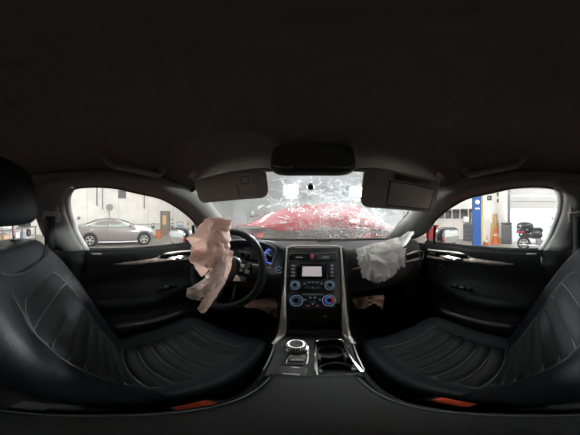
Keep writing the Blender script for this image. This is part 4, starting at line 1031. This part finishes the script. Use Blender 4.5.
# ================================================================== BURST AIRBAGS
def crumple(q, amp, f, seed):
    v = Vector((q.x * f, q.y * f, q.z * f + seed))
    w = v + noise.noise_vector(v * .8) * .5
    d, _ = noise.voronoi(w); d2, _ = noise.voronoi(w * 2.1 + Vector((3, 1, 7)))
    return amp * (1.5 * (d[1] - d[0] - .35) + .6 * (d2[1] - d2[0] - .35) + .25 * noise.noise(v * 1.3))
def bag(stations, amp, f, seed, n=44, sub=5, power=2.4, holes=()):
    # stations: (px, py, half-width px, depth m, distance m): a sagging cloth tube, crumpled
    C = [(pD(x, y, d), h / PXD * pi / 180 * math.hypot(d, d * tan(el(y))) * cos(el(y)) , dp) for x, y, h, dp, d in stations]
    cen = smooth_curve([c for c, _, _ in C], sub); loops = []
    for i, p in enumerate(cen):
        t = i / sub; k = min(int(t), len(C) - 2); fr = min(t - k, 1)
        fr = fr * fr * (3 - 2 * fr)
        w, dp = lerp(C[k][1], C[k + 1][1], fr), lerp(C[k][2], C[k + 1][2], fr)
        out = Vector((p.x, p.y, 0)).normalized(); sd = Vector((out.y, -out.x, 0)); L = []
        for j in range(n + 1):
            a = pi - .75 + (pi + 1.5) * j / n
            e = lambda v: math.copysign(abs(v) ** (2 / power), v)
            q = p + sd * (w * e(cos(a))) + out * (dp * e(sin(a)))
            dirv = (q - p).normalized()
            q = q + dirv * crumple(q, amp * min(1, w / .03), f, seed)
            for hp, hr, hd in holes: q = q + out * (hd * math.exp(-((q - hp).length / hr) ** 2))
            L.append(q)
        loops.append(L)
    return MB().loft(loops, False, False)
def sheet(corners, amp, f, seed, nu=44, nv=36, thick=.012, rag=0.):
    # bilinear patch through rows of (px, py, distance) with crumples
    rows = [[pD(*q) for q in r] for r in corners]
    def fn(u, v):
        def row(r):
            t = u * (len(r) - 1); i = min(int(t), len(r) - 2); return r[i].lerp(r[i + 1], t - i)
        t = v * (len(rows) - 1); i = min(int(t), len(rows) - 2); p = row(rows[i]).lerp(row(rows[i + 1]), t - i)
        e = rag * noise.noise(Vector((u * 30, v * 30, seed)))
        o = p.normalized()
        p = p - o * (amp * .9 + crumple(p, amp * 1.7, f, seed)) + Vector((0, 0, 1)) * (e if v > .93 else 0)
        if u < .05 or u > .95: p = p + Vector((e, 0, 0))
        return p
    return MB().grid(fn, nu, nv)
ab = thing('driver_airbag', pD(212, 270, .5) + Vector((0, 0, -.2)), 'burst pinkish airbag hanging crumpled from the steering wheel', 'airbag')
HO = [(pD(199, 253, .45), .022, .045), (pD(212, 249, .44), .020, -.025), (pD(222, 240, .45), .022, -.02)]
bag([(214, 217.5, 7, .01, .54), (216, 221, 13, .03, .53), (213, 229, 19, .05, .515), (211, 240, 22, .065, .50), (210, 251, 22, .06, .49), (209, 259, 19, .05, .485), (209, 265, 13, .035, .48)], .024, 12, 1.3, 80, 9, holes=HO).build('bag_dome', 'airbag_pink', ab, solid=.002, angle=30)
bag([(222, 250, 8, .03, .475), (219, 260, 9, .03, .462), (217, 270, 9, .03, .452), (212, 279, 10.5, .03, .442), (204, 287, 12, .03, .432), (197, 293, 11, .024, .425), (192, 297, 6, .012, .42)], .018, 20, 5.1, 60, 9).build('bag_tail', 'airbag_pale', ab, solid=.002, angle=30)
sheet([[(224, 250, .475), (229, 250, .478), (233, 251, .49)], [(219, 266, .465), (226, 267, .465), (231, 268, .475)], [(213, 281, .455), (219, 283, .45), (225, 283, .46)], [(204, 298, .44), (209, 300, .435), (214, 300, .445)], [(197, 309, .43), (201, 313, .425), (205, 313, .43)]], .008, 16, 3.9, 24, 54, rag=.005).build('bag_panel', 'airbag_pink', ab, solid=.002, angle=30)
sheet([[(193, 258, .48), (205, 262, .475), (212, 262, .475)], [(194, 266, .485), (203, 268, .48), (210, 268, .48)], [(200, 275, .485), (202, 277, .482), (205, 274, .482)]], .006, 20, 8.2, 24, 24, rag=.006).build('torn_flap', 'airbag_pink', ab, solid=.002, angle=30)
sheet([[(187, 289, .425), (194, 286, .425), (200, 290, .42)], [(187, 294, .422), (194, 293, .42), (200, 296, .42)], [(189, 298, .42), (195, 299, .42), (200, 300, .42)]], .008, 26, 3.2, 24, 20, rag=.012).build('frayed_end', 'airbag_white', ab, solid=.002, angle=30)
sheet([[(236, 275, .47), (238, 276, .47)], [(233, 281, .47), (241, 281, .47)]], .002, 20, 6.2, 8, 8).build('torn_scrap', 'airbag_pink', ab, solid=.002, angle=30)

pb = thing('passenger_airbag', pD(385, 275, .72) + Vector((0, 0, -.05)), 'burst white airbag draped over the passenger side of the dashboard', 'airbag')
sheet([[(356, 249, .74), (374, 244, .77), (392, 239, .80), (400, 237, .81)],
       [(358, 259, .735), (374, 257, .73), (390, 252, .75), (403, 248, .78)],
       [(361, 270, .72), (376, 270, .70), (392, 266, .72), (405, 258, .76)],
       [(364, 277, .71), (378, 283, .69), (392, 277, .71), (401, 266, .74)]], .022, 12, 2.7, 72, 60, rag=.02).build('bag_sheet', 'airbag_white', pb, solid=.003, angle=30)
bag([(388, 251, 8, .03, .80), (396, 246, 9, .03, .82), (403, 240, 7.5, .028, .84), (408, 235, 5.5, .02, .86), (411.5, 231.5, 3, .01, .87)], .014, 18, 6.4, 36, 6).build('bag_neck', 'airbag_white', pb, angle=28)
bag([(404, 248, 3, .012, .78), (401, 256, 4, .015, .75), (402, 263, 3.4, .012, .745), (404, 267, 1.6, .006, .745)], .010, 30, 7.7, 24, 5).build('frayed_edge', 'airbag_white', pb, angle=28)

ka = thing('driver_knee_airbag', pD(262, 308, .66) + Vector((0, 0, -.05)), 'torn tan knee airbag drooping under the steering column', 'airbag')
sheet([[(243, 304, .80), (255, 300, .81), (268, 298, .81), (277, 298, .81)], [(246, 308, .69), (256, 308, .68), (268, 307, .68), (277, 308, .69)], [(250, 307, .69), (258, 308.5, .68), (268, 313, .67), (277, 317.5, .68)]], .010, 18, 3.3, 36, 24, rag=.01).build('bag_sheet', 'airbag_tan', ka, solid=.003, angle=30)
kb = thing('passenger_knee_airbag', pD(368, 304, .70) + Vector((0, 0, -.05)), 'torn tan knee airbag hanging under the glovebox', 'airbag')
sheet([[(352, 299, .72), (362, 297, .72), (374, 295.5, .74), (384, 295, .76)], [(354, 304, .70), (362, 303, .70), (374, 300, .72), (384, 300, .74)], [(357, 309, .70), (364, 309, .69), (374, 303, .71), (383, 309, .73)]], .010, 18, 5.8, 36, 24, rag=.01).build('bag_sheet', 'airbag_tan', kb, solid=.003, angle=30)

# ================================================================== CENTRE CONSOLE
CZ = -.512
ct = thing('center_console', (0, .1, -.95), 'black centre console with chrome trimmed cup holder, shift dial and armrest lid', 'console')
def cz(y): return interp([(.20, -.505), (.30, -.512), (.42, -.528), (.48, -.545)], y)
def chw(y): return interp([(-.35, .078), (.10, .080), (.225, .094), (.30, .104), (.42, .122), (.50, .126)], y)
CXA, CXB, CYA, CYB = .004, .086, .236, .428        # cup well
ct_y = [.215, CYA, .27, .31, .35, .39, CYB, .47]
top_ = MB()
for xa, xb, ya, yb_ in ((-1, CXA, .215, .47), (CXB, 1, .215, .47), (CXA, CXB, .215, CYA), (CXA, CXB, CYB, .47)):
    n = 8
    L = []
    for k in range(n + 1):
        y = lerp(ya, yb_, k / n); l = -chw(y) + .012 if xa == -1 else xa; r = chw(y) - .012 if xb == 1 else xb
        L.append([(l, y, cz(y)), (r, y, cz(y))])
    top_.loft(L, False, False)
top_.build('console_top', 'console_black', ct, smooth=False)
for s in (-1, 1):
    MB().loft([[(s * (chw(y) - .012), y, interp([(-.35, -.5), (.20, -.50), (.22, cz(.22))], y) if y < .22 else cz(y)), (s * (chw(y) - .003), y, -.005 + (cz(y) if y > .21 else -.505)), (s * chw(y), y, -.54), (s * (chw(y) - .012), y, -.75), (s * (chw(y) - .01), y, -.95)] for y in [-.35 + .82 * k / 30 for k in range(31)]], False, False).build('console_side', 'console_black', ct, angle=60)
    MB().tube([(s * (chw(y) - .004), y, cz(y) + .001) for y in [.24 + .20 * k / 12 for k in range(13)]], .002, 6).build('side_bright_line', 'key_mark' if s < 0 else 'silver_trim', ct)
# cup well with two cup cavities
well = MB()
zt_, zb_ = cz(.33), -.60
well.add([(CXA, CYA, cz(CYA)), (CXB, CYA, cz(CYA)), (CXB, CYB, cz(CYB)), (CXA, CYB, cz(CYB)), (CXA + .006, CYA + .006, zb_), (CXB - .006, CYA + .006, zb_), (CXB - .006, CYB - .006, zb_), (CXA + .006, CYB - .006, zb_)], [(0, 1, 5, 4), (1, 2, 6, 5), (2, 3, 7, 6), (3, 0, 4, 7), (4, 5, 6, 7)])
cwell = well.build('cup_holder', 'gloss_black', ct, smooth=False)
for cy in (.282, .382):
    MB().torus(.036, .004, 28, 6, T((CXA + CXB) / 2, cy, -.560)).build('cup_ring', 'hard_black', cwell)
    MB().lathe([(.036, -.56), (.033, -.598), (0, -.599)], 24, T((CXA + CXB) / 2, cy, 0), cap=False).build('cup_floor', 'key_grey', cwell)
for sx in (CXA + .007, CXB - .007):
    MB().rbox((sx, .332, -.553), (.012, .034, .06), .004).build('cup_divider', 'key_grey', cwell)
    MB().rbox((sx, .262, -.535), (.010, .016, .022), .003).build('cup_tab', 'key_mark', cwell)
fr = [(CXA, CYA - .004), (CXA, CYB), (CXB, CYB), (CXB, CYA - .004)]
def frp(p): return Vector((p[0], p[1], cz(p[1]) + .003))
rc = [frp(fr[0]), frp((CXA, .33)), frp((CXA, CYB - .012)), frp((CXA + .004, CYB - .003)), frp((CXA + .014, CYB)), frp((.045, CYB + .001)), frp((CXB - .014, CYB)), frp((CXB - .004, CYB - .003)), frp((CXB, CYB - .012)), frp((CXB, .33)), frp(fr[3])]
MB().tube(rc, .0042, 8).build('cup_frame', 'chrome', ct)
# shift dial
p = pZ(296.4, 345.5, -.500); dxy = (p.x, p.y)
MD = T(p.x, p.y, cz(p.y)) @ R(rad(4), 'X')
sd = MB().lathe([(.037, 0), (.037, .006), (.033, .012), (.0275, .014), (.0265, .034), (.0245, .038), (.019, .039), (0, .036)], 40, MD, cap=False).build('shift_dial', 'chrome', ct)
MB().lathe([(0, .0375), (.0185, .0395), (.0185, .041), (0, .041)], 28, MD).build('dial_face', 'gloss_black', sd)
for i in range(7):
    an = rad(20 + 140 * i / 6)
    MB().rbox((.030 * cos(an), .030 * sin(an), .0165), (.004, .003, .003), .0008, 1, M=MD).build('gear_mark', 'red_glow' if i == 5 else 'pale_glow', sd)
for i in range(24):
    an = 2 * pi * i / 24
    MB().box((.0272 * cos(an), .0272 * sin(an), .025), (.0018, .0018, .016), MD).build('dial_rib', 'silver_trim', sd)
a0, a1 = pZ(284.5, 364, -.50), pZ(306.5, 364, -.50); b0 = p.y - .012
bz = [Vector((a0.x - .001, b0, cz(b0) + .003)), Vector((a0.x, a0.y + .012, cz(a0.y) + .003)), Vector((a0.x + .006, a0.y + .002, cz(a0.y) + .003)), Vector(((a0.x + a1.x) / 2, a0.y, cz(a0.y) + .003)), Vector((a1.x - .006, a0.y + .002, cz(a0.y) + .003)), Vector((a1.x, a0.y + .012, cz(a0.y) + .003)), Vector((a1.x + .001, b0, cz(b0) + .003))]
MB().tube(bz, .0032, 8).build('dial_surround', 'chrome', ct)
mx = (a0.x + a1.x) / 2
MB().rbox((mx, (a0.y + b0) / 2 + .001, cz(.33) + .001), (abs(a1.x - a0.x) - .006, b0 - a0.y - .006, .006), .002).build('button_plate', 'gloss_black', ct)
MB().rbox((mx, a0.y + .028, cz(.32) + .006), (.03, .010, .005), .002).build('low_gear_button', 'steel_grey', ct)
MB().rbox((mx, a0.y - .008, cz(.29) + .003), (.022, .006, .004), .0015).build('bright_tab', 'chrome', ct)
e0, e1 = pZ(275.5, 374, -.497), pZ(307, 367.5, -.497)
pk = MB().rbox(((e0.x + e1.x) / 2, (e0.y + e1.y) / 2 + .003, cz(.25) + .002), (abs(e1.x - e0.x), abs(e1.y - e0.y), .008), .002).build('switch_panel', 'key_grey', ct)
MB().rbox(((e0.x + e1.x) / 2, e0.y + .006, cz(.24) + .008), (.03, .005, .004), .001).build('brake_switch', 'silver_trim', pk)
# armrest lid
def lid(u, v):
    y = lerp(.222, -.34, v); a = u * 2 - 1; w = .074
    z = -.484 + .004 * (1 - a * a) - .020 * max(0, abs(a) - .84) / .16
    if v < .05: z -= .010 * (1 - v / .05) ** 2
    return (a * w, y, z)
ld = MB().grid(lid, 28, 40).build('armrest_lid', 'lid_black', ct, angle=0)
MB().loft([[(x, .222, -.500 - .0), (x, .2235, -.530)] for x in (-.073, .073)], False, False).build('lid_front', 'hard_black', ct, solid=.004)
for s in (-1, 1):
    MB().tube([(s * .0665, y, -.4815) for y in [.20 - .54 * k / 30 for k in range(31)]], .0009, 5).build('lid_stitching', 'key_mark', ld)
    MB().loft([[(s * .074, y, -.502), (s * .076, y, -.530)] for y in (.222, -.34)], False, False).build('lid_edge', 'hard_black', ct, solid=.003)

# ================================================================== OVERHEAD: mirror, visors, grab handles
rm = thing('rearview_mirror', (0, .41, .13), 'dark rear-view mirror hanging from the windscreen top', 'mirror')
mc = Vector((-.003, .405, .195))
MM = T(*mc) @ R(rad(-14), 'X')
def mshape(q):
    return q
MB().ellip((0, .022, 0), (.132, .026, .056), 4.2, 40, 14, MM).build('housing', 'hard_black', rm)
MB().ellip((0, -.0065, 0), (.124, .004, .050), 5, 40, 10, MM).build('mirror_glass', 'mirror_glass', rm)
MB().tube([MM @ Vector((0, .04, 0)), (0, .475, .215), (0, .53, .222)], [.016, .014, .012], 10).build('stalk', 'hard_black', rm)
MB().rbox((0, .50, .232), (.09, .10, .03), .012).build('mount_cover', 'visor_plastic', rm)
for s in (-1, 1):
    who = 'driver' if s < 0 else 'passenger'
    sv = thing('sun_visor', (s * .36, .47, .08), ('grey driver sun visor folded down above the pinkish airbag' if s < 0 else 'grey passenger sun visor folded down with closed vanity cover'), 'sun visor')
    # plane axes: along visor (outwards), down the visor
    tp_in, tp_out = pD(269, 166, .485), pD(196, 181, .66)
    bt_in, bt_out = pD(267, 198, .55), pD(199, 202.5, .70)
    if s > 0: tp_in, tp_out, bt_in, bt_out = pD(359, 166, .485), pD(438, 182, .66), pD(364, 207, .55), pD(434, 212, .70)
    org = (tp_in + tp_out + bt_in + bt_out) / 4
    ax = (tp_out + bt_out - tp_in - bt_in).normalized(); dn = ((bt_in + bt_out) - (tp_in + tp_out)).normalized()
    nn = ax.cross(dn).normalized(); dn = nn.cross(ax).normalized()
    if nn.y > 0: nn = -nn                       # towards the occupants
    MV = Matrix(((ax.x, -dn.x, nn.x, org.x), (ax.y, -dn.y, nn.y, org.y), (ax.z, -dn.z, nn.z, org.z), (0, 0, 0, 1)))
    wv = ((tp_out - tp_in).length + (bt_out - bt_in).length) / 2; hv = ((bt_in - tp_in).length + (bt_out - tp_out).length) / 2
    bmv = MB()
    n = 9; poly = []
    hw, hh, r = wv / 2, hv / 2, .035
    for cxx, cyy, a0 in ((hw - r, hh - r, 0), (-hw + r, hh - r, 90), (-hw + r, -hh + r, 180), (hw - r, -hh + r, 270)):
        for k in range(n): a = rad(a0 + 90 * k / (n - 1)); poly.append((cxx + r * cos(a), cyy + r * sin(a)))
    lay = [(-.011, .93), (-.008, .985), (0, 1.0), (.008, .985), (.011, .93)]
    bmv.loft([[(x * lerp(sc, 1, .6), y * sc, z) for x, y in poly] for z, sc in lay], M=MV)
    vz = bmv.build('panel', 'visor_grey', sv, angle=60)
    if s < 0:
        MB().rbox((-hw * .52, hh * .35, .014), (.048, .052, .008), .004, M=MV).build('clip_plate', 'visor_plastic', sv)
        MB().torus(.020, .0032, 4, 6, MV @ T(-hw * .52, hh * .35, .019) @ R(pi / 4, 'Z')).build('clip_loop', 'pillar_grey', sv)
        MB().tube([MV @ Vector((-hw * .28, hh * .1, .012)), MV @ Vector((-hw * .30, -hh * .3, .012)), MV @ Vector((-hw * .27, -hh * .7, .012))], .0022, 5).build('cover_seam', 'hard_black', sv)
    else:
        MB().rbox((hw * .20, -hh * .15, .013), (wv * .60, hv * .60, .006), .003, 2, M=MV).build('vanity_cover', 'visor_plastic', sv)
        q = [(-.25, .17), (.37, .17), (.37, -.45), (-.25, -.45)]
        pts = [MV @ Vector((hw * (-.42 if i in (0, 3) else .82), hh * (.46 if i in (0, 1) else -.78), .013)) for i in range(4)]
        MB().tube(pts + [pts[0]], .0022, 5).build('cover_seam', 'hard_black', sv)
        MB().rbox((hw * .16, hh * .72, .012), (wv * .5, hv * .14, .004), .002, 2, M=MV).build('warning_label', 'hard_black', sv)
    MB().tube([MV @ Vector((-hw * .7, hh - .008, 0)), MV @ Vector((hw * .97, hh - .008, 0)), MV @ Vector((hw * 1.0, hh + .03, 0))], .006, 8).build('pivot_rod', 'visor_plastic', sv)
    MB().rbox((0, 0, 0), (.05, .03, .02), .008, M=MV @ T(hw * .98, hh + .03, -.0)).build('pivot_mount', 'visor_plastic', sv)
    # grab handle
    e0, e1 = Vector((s * .515, .030, .236)), Vector((s * .525, .268, .204))
    gh = thing('grab_handle', (s * .55, .16, .19), 'curved grey grab handle on the roof rail above the ' + who + ' window', 'grab handle')
    mid = [e0 + Vector((-s * .0, 0, .02)), e0, e0.lerp(e1, .10) + Vector((-s * .012, 0, -.030)), e0.lerp(e1, .30) + Vector((-s * .018, 0, -.036)), e0.lerp(e1, .70) + Vector((-s * .018, 0, -.034)), e0.lerp(e1, .90) + Vector((-s * .012, 0, -.028)), e1, e1 + Vector((0, 0, .02))]
    MB().tube(smooth_curve(mid, 5), .0112, 10).build('grip', 'grip_grey', gh)
    for e in (e0, e1): MB().rbox((e.x, e.y, e.z + .004), (.026, .040, .024), .010).build('end_cap', 'grip_grey', gh)
